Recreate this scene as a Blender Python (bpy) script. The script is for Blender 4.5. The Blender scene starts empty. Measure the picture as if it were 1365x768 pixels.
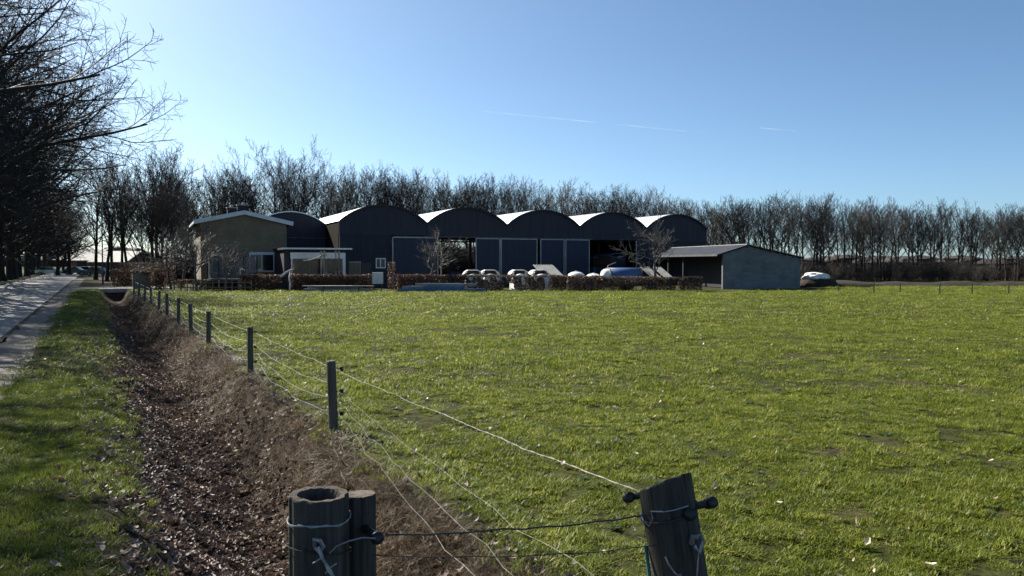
import bpy, bmesh, math, random
import numpy as np
from mathutils import Vector, Matrix

R = math.radians
SC = bpy.context.scene
COL = SC.collection

# ------------------------------------------------------------------ camera
F = 1020.0 / 1365.0                       # focal length as a share of the frame width
EYE = 2.2
cam_d = bpy.data.cameras.new('camera')
cam_d.sensor_width = 36.0
cam_d.lens = 36.0 * F
cam_d.clip_start = 0.05
cam_d.clip_end = 30000.0
cam = bpy.data.objects.new('camera', cam_d)
cam.location = (0, 0, EYE)
cam.rotation_euler = (R(90 - 1.9), 0, 0)
COL.objects.link(cam)
SC.camera = cam

# ------------------------------------------------------------------ light
SUN_AZ = 48.0                             # degrees left of the view direction
SUN_EL = 38.0
world = bpy.data.worlds.new('World')
SC.world = world
world.use_nodes = True
wn, wl = world.node_tree.nodes, world.node_tree.links
bg = wn['Background']
sky = wn.new('ShaderNodeTexSky')
sky.sky_type = 'NISHITA'
sky.sun_disc = False
sky.sun_elevation = R(SUN_EL)
sky.sun_rotation = R(-SUN_AZ)
sky.altitude = 0
sky.air_density = 0.6
sky.dust_density = 1.0
sky.ozone_density = 3.0
tint = wn.new('ShaderNodeMix')               # a slightly cooler white balance for the whole sky
tint.data_type = 'RGBA'
tint.blend_type = 'MULTIPLY'
tint.inputs['Factor'].default_value = 1.0
tint.inputs['B'].default_value = (0.90, 1.05, 1.03, 1)
wl.new(sky.outputs['Color'], tint.inputs['A'])
wl.new(tint.outputs['Result'], bg.inputs['Color'])
bg.inputs['Strength'].default_value = 0.066
sd = bpy.data.lights.new('sun', 'SUN')
sd.energy = 5.0
sd.angle = R(0.53)
sd.color = (1.0, 0.94, 0.84)
sun = bpy.data.objects.new('sun', sd)
COL.objects.link(sun)
S = Vector((-math.sin(R(SUN_AZ)) * math.cos(R(SUN_EL)), math.cos(R(SUN_AZ)) * math.cos(R(SUN_EL)), math.sin(R(SUN_EL))))
sun.rotation_euler = (-S).to_track_quat('-Z', 'Y').to_euler()
sun.location = (-40, 30, 60)

SC.view_settings.view_transform = 'Standard'
SC.view_settings.look = 'None'
SC.view_settings.gamma = 1.0
SC.view_settings.exposure = 1.25
SC.view_settings.use_curve_mapping = False
SC.cycles.max_bounces = 6
SC.cycles.transparent_max_bounces = 8

# ------------------------------------------------------------------ frames of reference
A_ROAD = R(28.6)                          # the road, the ditch and the fence run off to the left
U = (-math.sin(A_ROAD), math.cos(A_ROAD))   # along the road
N = (math.cos(A_ROAD), math.sin(A_ROAD))    # across it, positive into the field


def nt(n, t):
    return (n * N[0] + t * U[0], n * N[1] + t * U[1])


def px(x, d):
    """ground position of image column x (of 1365) at depth d"""
    return ((x - 682.5) / 1020.0 * d, d)


def zpx(y, d):
    return EYE - (y - 350.0) / 1020.0 * d


def sm(x, a, b):
    t = np.clip((x - a) / (b - a), 0, 1)
    return t * t * (3 - 2 * t)


# ------------------------------------------------------------------ materials
def ramp(nt_, fac, stops):
    r = nt_.nodes.new('ShaderNodeValToRGB')
    e = r.color_ramp.elements
    while len(e) < len(stops):
        e.new(0.5)
    for i, (p, c) in enumerate(stops):
        e[i].position = p
        e[i].color = (c[0], c[1], c[2], 1)
    nt_.links.new(fac, r.inputs['Fac'])
    return r.outputs['Color']


def new_mat(name):
    m = bpy.data.materials.new(name)
    m.use_nodes = True
    nt_ = m.node_tree
    p = nt_.nodes['Principled BSDF']
    return m, nt_, p


def noise(nt_, scale, detail=4, rough=0.55, coords='Object', stretch=None):
    tc = nt_.nodes.new('ShaderNodeTexCoord')
    out = tc.outputs[coords]
    if stretch:
        mp = nt_.nodes.new('ShaderNodeMapping')
        mp.inputs['Scale'].default_value = stretch
        nt_.links.new(out, mp.inputs['Vector'])
        out = mp.outputs['Vector']
    n = nt_.nodes.new('ShaderNodeTexNoise')
    n.inputs['Scale'].default_value = scale
    n.inputs['Detail'].default_value = detail
    n.inputs['Roughness'].default_value = rough
    nt_.links.new(out, n.inputs['Vector'])
    return n.outputs['Fac']


def bump(nt_, p, h, strength, dist=0.02):
    b = nt_.nodes.new('ShaderNodeBump')
    b.inputs['Strength'].default_value = strength
    b.inputs['Distance'].default_value = dist
    nt_.links.new(h, b.inputs['Height'])
    nt_.links.new(b.outputs['Normal'], p.inputs['Normal'])


def mat(name, c, c2=None, rough=0.8, scale=3.0, metallic=0.0, spec=0.3, bmp=0.3, stretch=None, bdist=0.02, grain=None):
    """a two-tone noisy surface"""
    m, t, p = new_mat(name)
    c2 = c2 or tuple(v * 0.65 for v in c)
    f = noise(t, scale, 6, 0.65, stretch=stretch)
    col = ramp(t, f, [(0.32, c2), (0.68, c)])
    t.links.new(col, p.inputs['Base Color'])
    p.inputs['Roughness'].default_value = rough
    p.inputs['Metallic'].default_value = metallic
    p.inputs['Specular IOR Level'].default_value = spec
    if bmp:
        bump(t, p, noise(t, grain or scale * 9, 3, stretch=stretch), bmp, bdist)
    return m


def leaf_mat(name, stops, trans=0.45, rough=0.5, spec=0.3, use='island', per_tip=None):
    """thin leaves: colour from a random value per blade or per instance, light through them"""
    m, t, p = new_mat(name)
    if use == 'island':
        g = t.nodes.new('ShaderNodeNewGeometry')
        rnd = g.outputs['Random Per Island']
    else:
        g = t.nodes.new('ShaderNodeObjectInfo')
        g2 = t.nodes.new('ShaderNodeNewGeometry')
        ad = t.nodes.new('ShaderNodeMath'); ad.operation = 'MULTIPLY_ADD'
        t.links.new(g.outputs['Random'], ad.inputs[0]); ad.inputs[1].default_value = 0.55
        ml = t.nodes.new('ShaderNodeMath'); ml.operation = 'MULTIPLY'
        t.links.new(g2.outputs['Random Per Island'], ml.inputs[0]); ml.inputs[1].default_value = 0.45
        t.links.new(ml.outputs[0], ad.inputs[2])
        rnd = ad.outputs[0]
    col = ramp(t, rnd, stops)
    t.links.new(col, p.inputs['Base Color'])
    p.inputs['Roughness'].default_value = rough
    p.inputs['Specular IOR Level'].default_value = spec
    tr = t.nodes.new('ShaderNodeBsdfTranslucent')
    t.links.new(col, tr.inputs['Color'])
    mx = t.nodes.new('ShaderNodeMixShader')
    mx.inputs[0].default_value = trans
    t.links.new(p.outputs['BSDF'], mx.inputs[1])
    t.links.new(tr.outputs['BSDF'], mx.inputs[2])
    t.links.new(mx.outputs[0], t.nodes['Material Output'].inputs['Surface'])
    return m


M = {}
M['bark'] = mat('bark', (0.048, 0.041, 0.034), (0.022, 0.019, 0.016), 0.9, 2.5, bmp=0.6, stretch=(1, 1, 0.25))
M['bark_pale'] = mat('bark_pale', (0.15, 0.135, 0.12), (0.08, 0.07, 0.062), 0.7, 2.0, spec=0.25, bmp=0.3)
M['twig'] = mat('twig', (0.050, 0.042, 0.036), (0.024, 0.020, 0.018), 0.75, 1.2, bmp=0)
M['twig_warm'] = mat('twig_warm', (0.10, 0.078, 0.06), (0.05, 0.04, 0.032), 0.75, 1.2, bmp=0)
M['roof_metal'] = mat('roof_metal', (0.80, 0.80, 0.80), (0.70, 0.70, 0.71), 0.42, 0.8, spec=0.6, bmp=0.12, metallic=0.6, grain=6)
M['gable_dark'] = mat('gable_dark', (0.042, 0.042, 0.054), (0.028, 0.028, 0.038), 0.7, 0.7, bmp=0.25, stretch=(6, 6, 0.4))
M['wall_dark'] = mat('wall_dark', (0.036, 0.037, 0.047), (0.022, 0.023, 0.031), 0.75, 0.9, bmp=0.25, stretch=(5, 5, 0.5))
M['door_blue'] = mat('door_blue', (0.030, 0.036, 0.062), (0.020, 0.024, 0.042), 0.6, 0.7, bmp=0.3, stretch=(8, 8, 0.25))
M['side_wall'] = mat('side_wall', (0.030, 0.027, 0.022), (0.018, 0.016, 0.014), 0.95, 1.5, spec=0.03)
M['frame_grey'] = mat('frame_grey', (0.42, 0.42, 0.42), (0.28, 0.28, 0.28), 0.5, 1.5, metallic=0.3)
M['steel'] = mat('steel', (0.16, 0.16, 0.17), (0.09, 0.085, 0.085), 0.6, 2.0, metallic=0.4)
M['white_paint'] = mat('white_paint', (0.78, 0.78, 0.78), (0.64, 0.64, 0.63), 0.55, 2.0, bmp=0.1)
M['white_plastic'] = mat('white_plastic', (0.80, 0.79, 0.75), (0.62, 0.61, 0.56), 0.45, 3.0, spec=0.4, bmp=0.1)
M['brown_timber'] = mat('brown_timber', (0.24, 0.19, 0.13), (0.13, 0.10, 0.07), 0.85, 2.0, stretch=(6, 6, 1))
M['pale_timber'] = mat('pale_timber', (0.48, 0.42, 0.33), (0.30, 0.26, 0.20), 0.8, 3.0)
M['glass'] = mat('glass', (0.03, 0.035, 0.04), (0.02, 0.022, 0.026), 0.08, 1.0, spec=0.6, bmp=0)
M['blue_steel'] = mat('blue_steel', (0.10, 0.19, 0.36), (0.06, 0.11, 0.21), 0.5, 1.5, metallic=0.1)
M['grey_steel'] = mat('grey_steel', (0.28, 0.30, 0.34), (0.15, 0.16, 0.19), 0.5, 1.5, metallic=0.3)
M['blue_tarp'] = mat('blue_tarp', (0.07, 0.13, 0.28), (0.05, 0.09, 0.20), 0.3, 1.0, spec=0.5)
M['corrugated'] = mat('corrugated', (0.45, 0.44, 0.41), (0.28, 0.27, 0.25), 0.8, 2.0)
M['block_wall'] = None
M['dark_roof'] = mat('dark_roof', (0.04, 0.046, 0.06), (0.022, 0.025, 0.034), 0.85, 1.2, spec=0.12)
M['black'] = mat('black', (0.02, 0.02, 0.021), (0.012, 0.012, 0.013), 0.4, 4.0, spec=0.4)
M['rubber'] = mat('rubber', (0.02, 0.02, 0.02), (0.012, 0.012, 0.012), 0.9, 4.0)
M['net'] = mat('net', (0.10, 0.10, 0.105), (0.07, 0.07, 0.075), 0.9, 2.0)
M['pink_board'] = mat('pink_board', (0.42, 0.28, 0.22), (0.30, 0.20, 0.16), 0.8, 2.0)
M['concrete'] = mat('concrete', (0.40, 0.39, 0.37), (0.27, 0.26, 0.25), 0.85, 1.5, bmp=0.3)
M['planter'] = mat('planter', (0.30, 0.25, 0.20), (0.17, 0.14, 0.115), 0.9, 3.0, bmp=0.8, bdist=0.05)
M['red_brick'] = mat('red_brick', (0.20, 0.11, 0.075), (0.12, 0.07, 0.05), 0.85, 2.0)
M['wire'] = mat('wire', (0.46, 0.44, 0.41), (0.16, 0.15, 0.14), 0.6, 30.0, metallic=0.1, spec=0.3, bmp=0)
M['wire_dark'] = mat('wire_dark', (0.07, 0.07, 0.07), (0.03, 0.03, 0.03), 0.45, 8.0, metallic=0.6, bmp=0)
M['galv'] = mat('galv', (0.32, 0.33, 0.35), (0.20, 0.20, 0.21), 0.4, 20.0, metallic=0.6, bmp=0.1)
M['green_cord'] = mat('green_cord', (0.05, 0.16, 0.15), (0.03, 0.10, 0.10), 0.6, 10.0)
M['car_silver'] = mat('car_silver', (0.45, 0.46, 0.48), (0.40, 0.41, 0.43), 0.25, 1.0, metallic=0.5, spec=0.6, bmp=0)
M['car_dark'] = mat('car_dark', (0.05, 0.055, 0.07), (0.04, 0.045, 0.055), 0.25, 1.0, metallic=0.3, spec=0.6, bmp=0)
M['car_red'] = mat('car_red', (0.28, 0.04, 0.035), (0.2, 0.03, 0.03), 0.25, 1.0, spec=0.6, bmp=0)
M['earth'] = mat('earth', (0.045, 0.034, 0.027), (0.02, 0.016, 0.013), 0.95, 1.5, bmp=0.8, bdist=0.05)
M['hedge_stem'] = mat('hedge_stem', (0.10, 0.075, 0.06), (0.05, 0.04, 0.032), 0.9, 3.0, bmp=0)
M['beech_leaf'] = leaf_mat('beech_leaf', [(0.0, (0.055, 0.033, 0.026)), (0.5, (0.12, 0.066, 0.045)), (1.0, (0.18, 0.112, 0.08))], 0.22, 0.6)
M['dull_leaf'] = leaf_mat('dull_leaf', [(0.0, (0.055, 0.042, 0.032)), (0.5, (0.11, 0.08, 0.06)), (1.0, (0.20, 0.145, 0.11))], 0.3, 0.6)
M['grass_blade'] = leaf_mat('grass_blade', [(0.0, (0.030, 0.048, 0.010)), (0.3, (0.102, 0.138, 0.015)), (0.70, (0.215, 0.245, 0.033)), (0.92, (0.36, 0.35, 0.10)), (1.0, (0.56, 0.50, 0.29))], 0.55, 0.45, 0.25, 'object')  # palest stops paint glints into the blade colour
M['verge_blade'] = leaf_mat('verge_blade', [(0.0, (0.042, 0.068, 0.014)), (0.45, (0.105, 0.145, 0.018)), (0.85, (0.20, 0.22, 0.03)), (1.0, (0.30, 0.25, 0.12))], 0.5, 0.45, 0.35, 'object')
M['dry_blade'] = leaf_mat('dry_blade', [(0.0, (0.045, 0.030, 0.018)), (0.5, (0.11, 0.075, 0.040)), (0.88, (0.23, 0.165, 0.088)), (1.0, (0.40, 0.31, 0.18))], 0.35, 0.5, 0.3, 'object')
M['dead_leaf'] = leaf_mat('dead_leaf', [(0.0, (0.06, 0.042, 0.034)), (0.5, (0.125, 0.088, 0.070)), (0.82, (0.27, 0.205, 0.165)), (1.0, (0.48, 0.40, 0.33))], 0.15, 0.55, 0.3, 'object')
M['pale_leaf'] = leaf_mat('pale_leaf', [(0.0, (0.20, 0.12, 0.08)), (0.5, (0.48, 0.38, 0.29)), (1.0, (0.66, 0.57, 0.46))], 0.15, 0.45, 0.4, 'object')


def brickish(name, c1, c2, mortar, scale, bw, bh, rough=0.85):
    m, t, p = new_mat(name)
    tc = t.nodes.new('ShaderNodeTexCoord')
    mp = t.nodes.new('ShaderNodeMapping')
    mp.inputs['Rotation'].default_value = (R(90), 0, 0)
    t.links.new(tc.outputs['Object'], mp.inputs['Vector'])
    b = t.nodes.new('ShaderNodeTexBrick')
    b.inputs['Scale'].default_value = scale
    b.inputs['Brick Width'].default_value = bw
    b.inputs['Row Height'].default_value = bh
    b.inputs['Mortar Size'].default_value = 0.008
    b.inputs['Color1'].default_value = (*c1, 1)
    b.inputs['Color2'].default_value = (*c2, 1)
    b.inputs['Mortar'].default_value = (*mortar, 1)
    t.links.new(mp.outputs['Vector'], b.inputs['Vector'])
    mx = t.nodes.new('ShaderNodeMix'); mx.data_type = 'RGBA'; mx.blend_type = 'MULTIPLY'
    mx.inputs['Factor'].default_value = 1.0
    t.links.new(b.outputs['Color'], mx.inputs['A'])
    f = noise(t, 0.7, 5, 0.6)
    t.links.new(ramp(t, f, [(0.3, (0.72, 0.72, 0.72)), (0.7, (1.1, 1.1, 1.1))]), mx.inputs['B'])
    t.links.new(mx.outputs['Result'], p.inputs['Base Color'])
    p.inputs['Roughness'].default_value = rough
    bump(t, p, b.outputs['Fac'], -0.3, 0.01)
    return m


M['house_brick'] = brickish('house_brick', (0.25, 0.185, 0.108), (0.19, 0.14, 0.082), (0.19, 0.16, 0.12), 1.0, 0.22, 0.07)
M['block_wall'] = brickish('block_wall', (0.19, 0.195, 0.195), (0.14, 0.147, 0.152), (0.13, 0.135, 0.138), 1.0, 0.45, 0.2)


def ground_material():
    """pasture soil, verge and ditch in one sheet; zones follow the lie of the land"""
    m, t, p = new_mat('ground_mix')
    tc = t.nodes.new('ShaderNodeTexCoord')
    dn = t.nodes.new('ShaderNodeVectorMath'); dn.operation = 'DOT_PRODUCT'
    dn.inputs[1].default_value = (N[0], N[1], 0)
    t.links.new(tc.outputs['Object'], dn.inputs[0])
    wob = t.nodes.new('ShaderNodeMath'); wob.operation = 'MULTIPLY_ADD'
    nz = noise(t, 0.9, 5, 0.65)
    t.links.new(nz, wob.inputs[0]); wob.inputs[1].default_value = 0.9
    t.links.new(dn.outputs['Value'], wob.inputs[2])
    # ditch mask: 1 in the ditch
    def mr(a, b):
        r = t.nodes.new('ShaderNodeMapRange'); r.interpolation_type = 'SMOOTHSTEP'
        r.inputs['From Min'].default_value = a; r.inputs['From Max'].default_value = b
        t.links.new(wob.outputs[0], r.inputs['Value'])
        return r.outputs['Result']
    inn, out = mr(0.35, 0.95), mr(2.7, 3.1)
    sub = t.nodes.new('ShaderNodeMath'); sub.operation = 'SUBTRACT'
    t.links.new(inn, sub.inputs[0]); t.links.new(out, sub.inputs[1])
    # green field: large patches, small flecks
    f1 = noise(t, 0.35, 6, 0.6)
    f2 = noise(t, 5.5, 6, 0.75)
    g1 = ramp(t, f1, [(0.3, (0.030, 0.034, 0.010)), (0.52, (0.045, 0.050, 0.012)), (0.72, (0.070, 0.054, 0.034))])
    g2 = ramp(t, f2, [(0.36, (0.22, 0.20, 0.18)), (0.52, (0.95, 0.95, 0.9)), (0.72, (1.5, 1.45, 1.3))])
    mg = t.nodes.new('ShaderNodeMix'); mg.data_type = 'RGBA'; mg.blend_type = 'MULTIPLY'
    mg.inputs['Factor'].default_value = 1
    t.links.new(g1, mg.inputs['A']); t.links.new(g2, mg.inputs['B'])
    f3 = noise(t, 7.0, 6, 0.75)
    br = ramp(t, f3, [(0.3, (0.025, 0.017, 0.012)), (0.55, (0.060, 0.042, 0.029)), (0.75, (0.13, 0.095, 0.066))])
    mx = t.nodes.new('ShaderNodeMix'); mx.data_type = 'RGBA'
    t.links.new(sub.outputs[0], mx.inputs['Factor'])
    t.links.new(mg.outputs['Result'], mx.inputs['A']); t.links.new(br, mx.inputs['B'])
    t.links.new(mx.outputs['Result'], p.inputs['Base Color'])
    p.inputs['Roughness'].default_value = 0.95
    p.inputs['Specular IOR Level'].default_value = 0.1
    bump(t, p, f2, 0.9, 0.06)
    return m


M['ground'] = ground_material()


def road_material():
    m, t, p = new_mat('asphalt')
    f = noise(t, 0.5, 6, 0.6)
    f2 = noise(t, 60, 3, 0.6)
    a = ramp(t, f, [(0.3, (0.19, 0.182, 0.172)), (0.7, (0.255, 0.247, 0.235))])
    b = ramp(t, f2, [(0.3, (0.75, 0.75, 0.75)), (0.7, (1.2, 1.2, 1.2))])
    mx = t.nodes.new('ShaderNodeMix'); mx.data_type = 'RGBA'; mx.blend_type = 'MULTIPLY'
    mx.inputs['Factor'].default_value = 1
    t.links.new(a, mx.inputs['A']); t.links.new(b, mx.inputs['B'])
    t.links.new(mx.outputs['Result'], p.inputs['Base Color'])
    p.inputs['Roughness'].default_value = 0.62
    p.inputs['Specular IOR Level'].default_value = 0.4
    bump(t, p, f2, 0.35, 0.01)
    return m


M['asphalt'] = road_material()
M['shoulder'] = mat('shoulder', (0.20, 0.18, 0.155), (0.11, 0.095, 0.08), 0.9, 1.6, bmp=0.7)
M['joint'] = mat('joint', (0.035, 0.032, 0.03), (0.02, 0.018, 0.017), 0.9, 3.0)


def post_material():
    m, t, p = new_mat('weathered_post')
    f = noise(t, 9, 6, 0.7, stretch=(6, 6, 0.35))
    col = ramp(t, f, [(0.28, (0.022, 0.021, 0.019)), (0.5, (0.065, 0.060, 0.052)), (0.75, (0.115, 0.105, 0.09))])
    t.links.new(col, p.inputs['Base Color'])
    p.inputs['Roughness'].default_value = 0.9
    p.inputs['Specular IOR Level'].default_value = 0.15
    bump(t, p, noise(t, 14, 6, 0.7, stretch=(9, 9, 0.25)), 0.8, 0.008)
    return m


M['post'] = post_material()
M['fence_post'] = mat('fence_post', (0.15, 0.135, 0.112), (0.06, 0.054, 0.045), 0.9, 5.0, bmp=0.5, stretch=(6, 6, 0.4))
M['end_grain'] = mat('end_grain', (0.19, 0.155, 0.12), (0.08, 0.065, 0.052), 0.95, 25.0, bmp=0.9, bdist=0.01)


def contrail_material():
    m, t, p = new_mat('ice_trail')
    p.inputs['Base Color'].default_value = (0.9, 0.9, 0.92, 1)
    p.inputs['Roughness'].default_value = 1
    tr = t.nodes.new('ShaderNodeBsdfTransparent')
    tl = t.nodes.new('ShaderNodeBsdfTranslucent'); tl.inputs['Color'].default_value = (0.95, 0.95, 0.97, 1)
    ad = t.nodes.new('ShaderNodeMixShader'); ad.inputs[0].default_value = 0.6
    t.links.new(p.outputs[0], ad.inputs[1]); t.links.new(tl.outputs[0], ad.inputs[2])
    mx = t.nodes.new('ShaderNodeMixShader')
    f = noise(t, 0.004, 4, 0.6)
    t.links.new(ramp(t, f, [(0.35, (0.0, 0.0, 0.0)), (0.7, (0.11, 0.11, 0.11))]), mx.inputs[0])
    t.links.new(tr.outputs[0], mx.inputs[1]); t.links.new(ad.outputs[0], mx.inputs[2])
    t.links.new(mx.outputs[0], t.nodes['Material Output'].inputs['Surface'])
    return m


# ------------------------------------------------------------------ mesh building
class MB:
    def __init__(self):
        self.v, self.f = [], []

    def add(self, vs, fs):
        o = len(self.v)
        self.v.extend([tuple(v) for v in vs])
        self.f.extend([tuple(i + o for i in q) for q in fs])
        return self

    def box(self, c, s, rz=0.0, rx=0.0, ry=0.0):
        m = Matrix.Translation(Vector(c)) @ Matrix.Rotation(rz, 4, 'Z') @ Matrix.Rotation(ry, 4, 'Y') @ Matrix.Rotation(rx, 4, 'X')
        vs = [m @ Vector((sx * s[0] / 2, sy * s[1] / 2, sz * s[2] / 2)) for sx in (-1, 1) for sy in (-1, 1) for sz in (-1, 1)]
        return self.add(vs, [(0, 1, 3, 2), (4, 6, 7, 5), (0, 4, 5, 1), (2, 3, 7, 6), (0, 2, 6, 4), (1, 5, 7, 3)])

    def tube(self, pts, rad, sides=6, cap=True):
        n = len(pts)
        if not hasattr(rad, '__len__'):
            rad = [rad] * n
        pts = [Vector(p) for p in pts]
        d0 = (pts[1] - pts[0]).normalized()
        a = d0.orthogonal().normalized()
        vs = []
        for i in range(n):
            d = (pts[min(i + 1, n - 1)] - pts[max(i - 1, 0)])
            if d.length < 1e-9:
                d = d0
            d.normalize()
            a = (a - d * a.dot(d))
            if a.length < 1e-6:
                a = d.orthogonal()
            a.normalize()
            b = d.cross(a)
            for k in range(sides):
                an = 2 * math.pi * k / sides
                vs.append(pts[i] + (a * math.cos(an) + b * math.sin(an)) * rad[i])
        fs = []
        for i in range(n - 1):
            for k in range(sides):
                k2 = (k + 1) % sides
                fs.append((i * sides + k, i * sides + k2, (i + 1) * sides + k2, (i + 1) * sides + k))
        if cap:
            fs.append(tuple(range(sides))[::-1])
            fs.append(tuple((n - 1) * sides + k for k in range(sides)))
        return self.add(vs, fs)

    def lathe(self, prof, sides=16, c=(0, 0, 0), jit=0.0, rnd=None, sx=1.0, sy=1.0):
        vs, fs = [], []
        for (r, z) in prof:
            for k in range(sides):
                a = 2 * math.pi * k / sides
                rr = r * (1 + (rnd.uniform(-jit, jit) if rnd else 0))
                vs.append((c[0] + rr * math.cos(a) * sx, c[1] + rr * math.sin(a) * sy, c[2] + z))
        m = len(prof)
        for i in range(m - 1):
            for k in range(sides):
                k2 = (k + 1) % sides
                fs.append((i * sides + k, i * sides + k2, (i + 1) * sides + k2, (i + 1) * sides + k))
        fs.append(tuple(range(sides))[::-1])
        fs.append(tuple((m - 1) * sides + k for k in range(sides)))
        return self.add(vs, fs)

    def prism_y(self, poly, y0, y1):
        """poly of (x, z) counter-clockwise seen from -y, pulled from y0 to y1"""
        n = len(poly)
        vs = [(x, y0, z) for x, z in poly] + [(x, y1, z) for x, z in poly]
        fs = [tuple(range(n)), tuple(range(2 * n - 1, n - 1, -1))]
        for i in range(n):
            j = (i + 1) % n
            fs.append((i, i + n, j + n, j))
        return self.add(vs, fs)

    def prism_x(self, poly, x0, x1):
        """poly of (y, z) pulled from x0 to x1"""
        n = len(poly)
        vs = [(x0, y, z) for y, z in poly] + [(x1, y, z) for y, z in poly]
        fs = [tuple(range(n))[::-1], tuple(range(n, 2 * n))]
        for i in range(n):
            j = (i + 1) % n
            fs.append((i, j, j + n, i + n))
        return self.add(vs, fs)

    def strip_y(self, line, y0, y1, th):
        """a bent sheet: line of (x, z), thickness th upward normal, from y0 to y1"""
        n = len(line)
        up = []
        for i in range(n):
            ax, az = line[max(i - 1, 0)]; bx, bz = line[min(i + 1, n - 1)]
            l = math.hypot(bx - ax, bz - az)
            up.append((line[i][0] - (bz - az) / l * th, line[i][1] + (bx - ax) / l * th))
        poly = list(line) + up[::-1]
        vs = [(x, y0, z) for x, z in poly] + [(x, y1, z) for x, z in poly]
        m = 2 * n
        fs = []
        for i in range(m):
            j = (i + 1) % m
            fs.append((i, i + m, j + m, j))
        for i in range(n - 1):
            fs.append((i, i + 1, m - 2 - i, m - 1 - i))
            fs.append((m + i, m + m - 1 - i, m + m - 2 - i, m + i + 1))
        return self.add(vs, fs)


def mesh_from(name, v, f, smooth=False):
    me = bpy.data.meshes.new(name)
    me.from_pydata(v, [], f)
    me.update()
    if smooth:
        me.polygons.foreach_set('use_smooth', [True] * len(me.polygons))
    return me


def mk(name, mb, material, parent=None, smooth=False, fix=True):
    me = mesh_from(name, mb.v, mb.f, smooth)
    if fix:
        b = bmesh.new(); b.from_mesh(me)
        bmesh.ops.recalc_face_normals(b, faces=b.faces)
        b.to_mesh(me); b.free()
    me.materials.append(material)
    o = bpy.data.objects.new(name, me)
    COL.objects.link(o)
    if parent:
        o.parent = parent
    return o


def np_obj(name, verts, faces, material, parent=None, smooth=False):
    """numpy arrays: verts (n,3), faces (m,k) all of one size"""
    me = bpy.data.meshes.new(name)
    k = faces.shape[1]
    me.vertices.add(len(verts)); me.vertices.foreach_set('co', verts.astype(np.float32).ravel())
    me.loops.add(faces.size); me.loops.foreach_set('vertex_index', faces.astype(np.int32).ravel())
    me.polygons.add(len(faces))
    me.polygons.foreach_set('loop_start', np.arange(0, faces.size, k, dtype=np.int32))
    me.polygons.foreach_set('loop_total', np.full(len(faces), k, dtype=np.int32))
    me.update(calc_edges=True)
    if smooth:
        me.polygons.foreach_set('use_smooth', np.ones(len(faces), dtype=bool))
    me.materials.append(material)
    o = bpy.data.objects.new(name, me)
    COL.objects.link(o)
    if parent:
        o.parent = parent
    return o


def tag(o, label=None, cat=None, group=None, kind=None):
    if label: o['label'] = label
    if cat: o['category'] = cat
    if group: o['group'] = group
    if kind: o['kind'] = kind
    return o


def thing(name, label, cat, loc=(0, 0, 0), rz=0.0, group=None):
    o = bpy.data.objects.new(name, None)
    COL.objects.link(o)
    o.empty_display_size = 0.3
    o.location = loc
    o.rotation_euler = (0, 0, rz)
    return tag(o, label, cat, group)


def dup(root, loc, rz, scale=1.0, label=None, group=None):
    r = root.copy(); COL.objects.link(r)
    r.location = loc; r.rotation_euler = (0, 0, rz)
    r.scale = scale if hasattr(scale, '__len__') else (scale,) * 3
    if label: r['label'] = label
    if group: r['group'] = group
    for ch in root.children:
        c = ch.copy(); COL.objects.link(c); c.parent = r
        for g in ch.children:
            d = g.copy(); COL.objects.link(d); d.parent = c
    return r


# ------------------------------------------------------------------ terrain
rng = np.random.default_rng(7)


def _lattice(seed):
    return np.random.default_rng(seed).random((64, 64))


_LT = [_lattice(s) for s in range(6)]


def vnoise(x, y, k):
    L = _LT[k]
    xi, yi = np.floor(x).astype(int), np.floor(y).astype(int)
    fx, fy = x - xi, y - yi
    fx, fy = fx * fx * (3 - 2 * fx), fy * fy * (3 - 2 * fy)
    g = lambda a, b: L[a % 64, b % 64]
    return (g(xi, yi) * (1 - fx) + g(xi + 1, yi) * fx) * (1 - fy) + (g(xi, yi + 1) * (1 - fx) + g(xi + 1, yi + 1) * fx) * fy


T_END = 68.0


def height(x, y):
    x = np.asarray(x, float); y = np.asarray(y, float)
    n = x * N[0] + y * N[1]
    t = x * U[0] + y * U[1]
    w = 0.22 * (vnoise(t * 0.35, n * 0.2 + 9, 0) - 0.5)
    nn = n + w
    ditch = sm(nn, -0.1, 1.35) * (1 - sm(nn, 1.65, 2.45))
    along = sm(t, 2.2, 4.8) * (1 - sm(t, T_END + 0.6, T_END + 1.4))
    lump = 0.10 * (vnoise(x * 1.9, y * 1.9, 1) - 0.5) + 0.06 * (vnoise(x * 4.3, y * 4.3, 2) - 0.5)
    z = -0.86 * ditch * along + lump * ditch
    z = z + 0.10 * np.exp(-((nn - 2.7) / 0.45) ** 2) * along          # the low bank under the fence
    field = sm(n, 2.6, 4.0)
    near = 1 - sm(np.hypot(x, y), 30, 70)
    z = z + field * (0.075 * (vnoise(x * 0.9, y * 0.9, 3) - 0.5) + 0.05 * (vnoise(x * 2.3, y * 2.3, 4) - 0.5)) * (0.35 + 0.65 * near)
    verge = (1 - sm(n, 0.0, 0.5)) * sm(n, -1.5, -1.0)
    z = z + verge * (0.06 * (vnoise(x * 1.5, y * 1.5, 5) - 0.5) + 0.05)
    z = z + 0.5 * (1 - sm(np.hypot(x, y), 2.5, 4.1))                  # the dam the camera stands on
    z = z + 0.22 * (1 - sm(n, -9.4, -8.2)) * sm(n, -13, -9.5) * 0.6   # tree bank left of the road
    far = sm(np.hypot(x, y), 75, 120)
    z = z * (1 - far)
    road = sm(n, -8.3, -8.05) * (1 - sm(n, -1.55, -1.3))
    return z * (1 - road) - 0.05 * road


def grid_axis(parts):
    a = []
    for lo, hi, step in parts:
        a.extend(np.arange(lo, hi, step).tolist())
    return np.array(sorted(set(round(v, 4) for v in a)))


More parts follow.
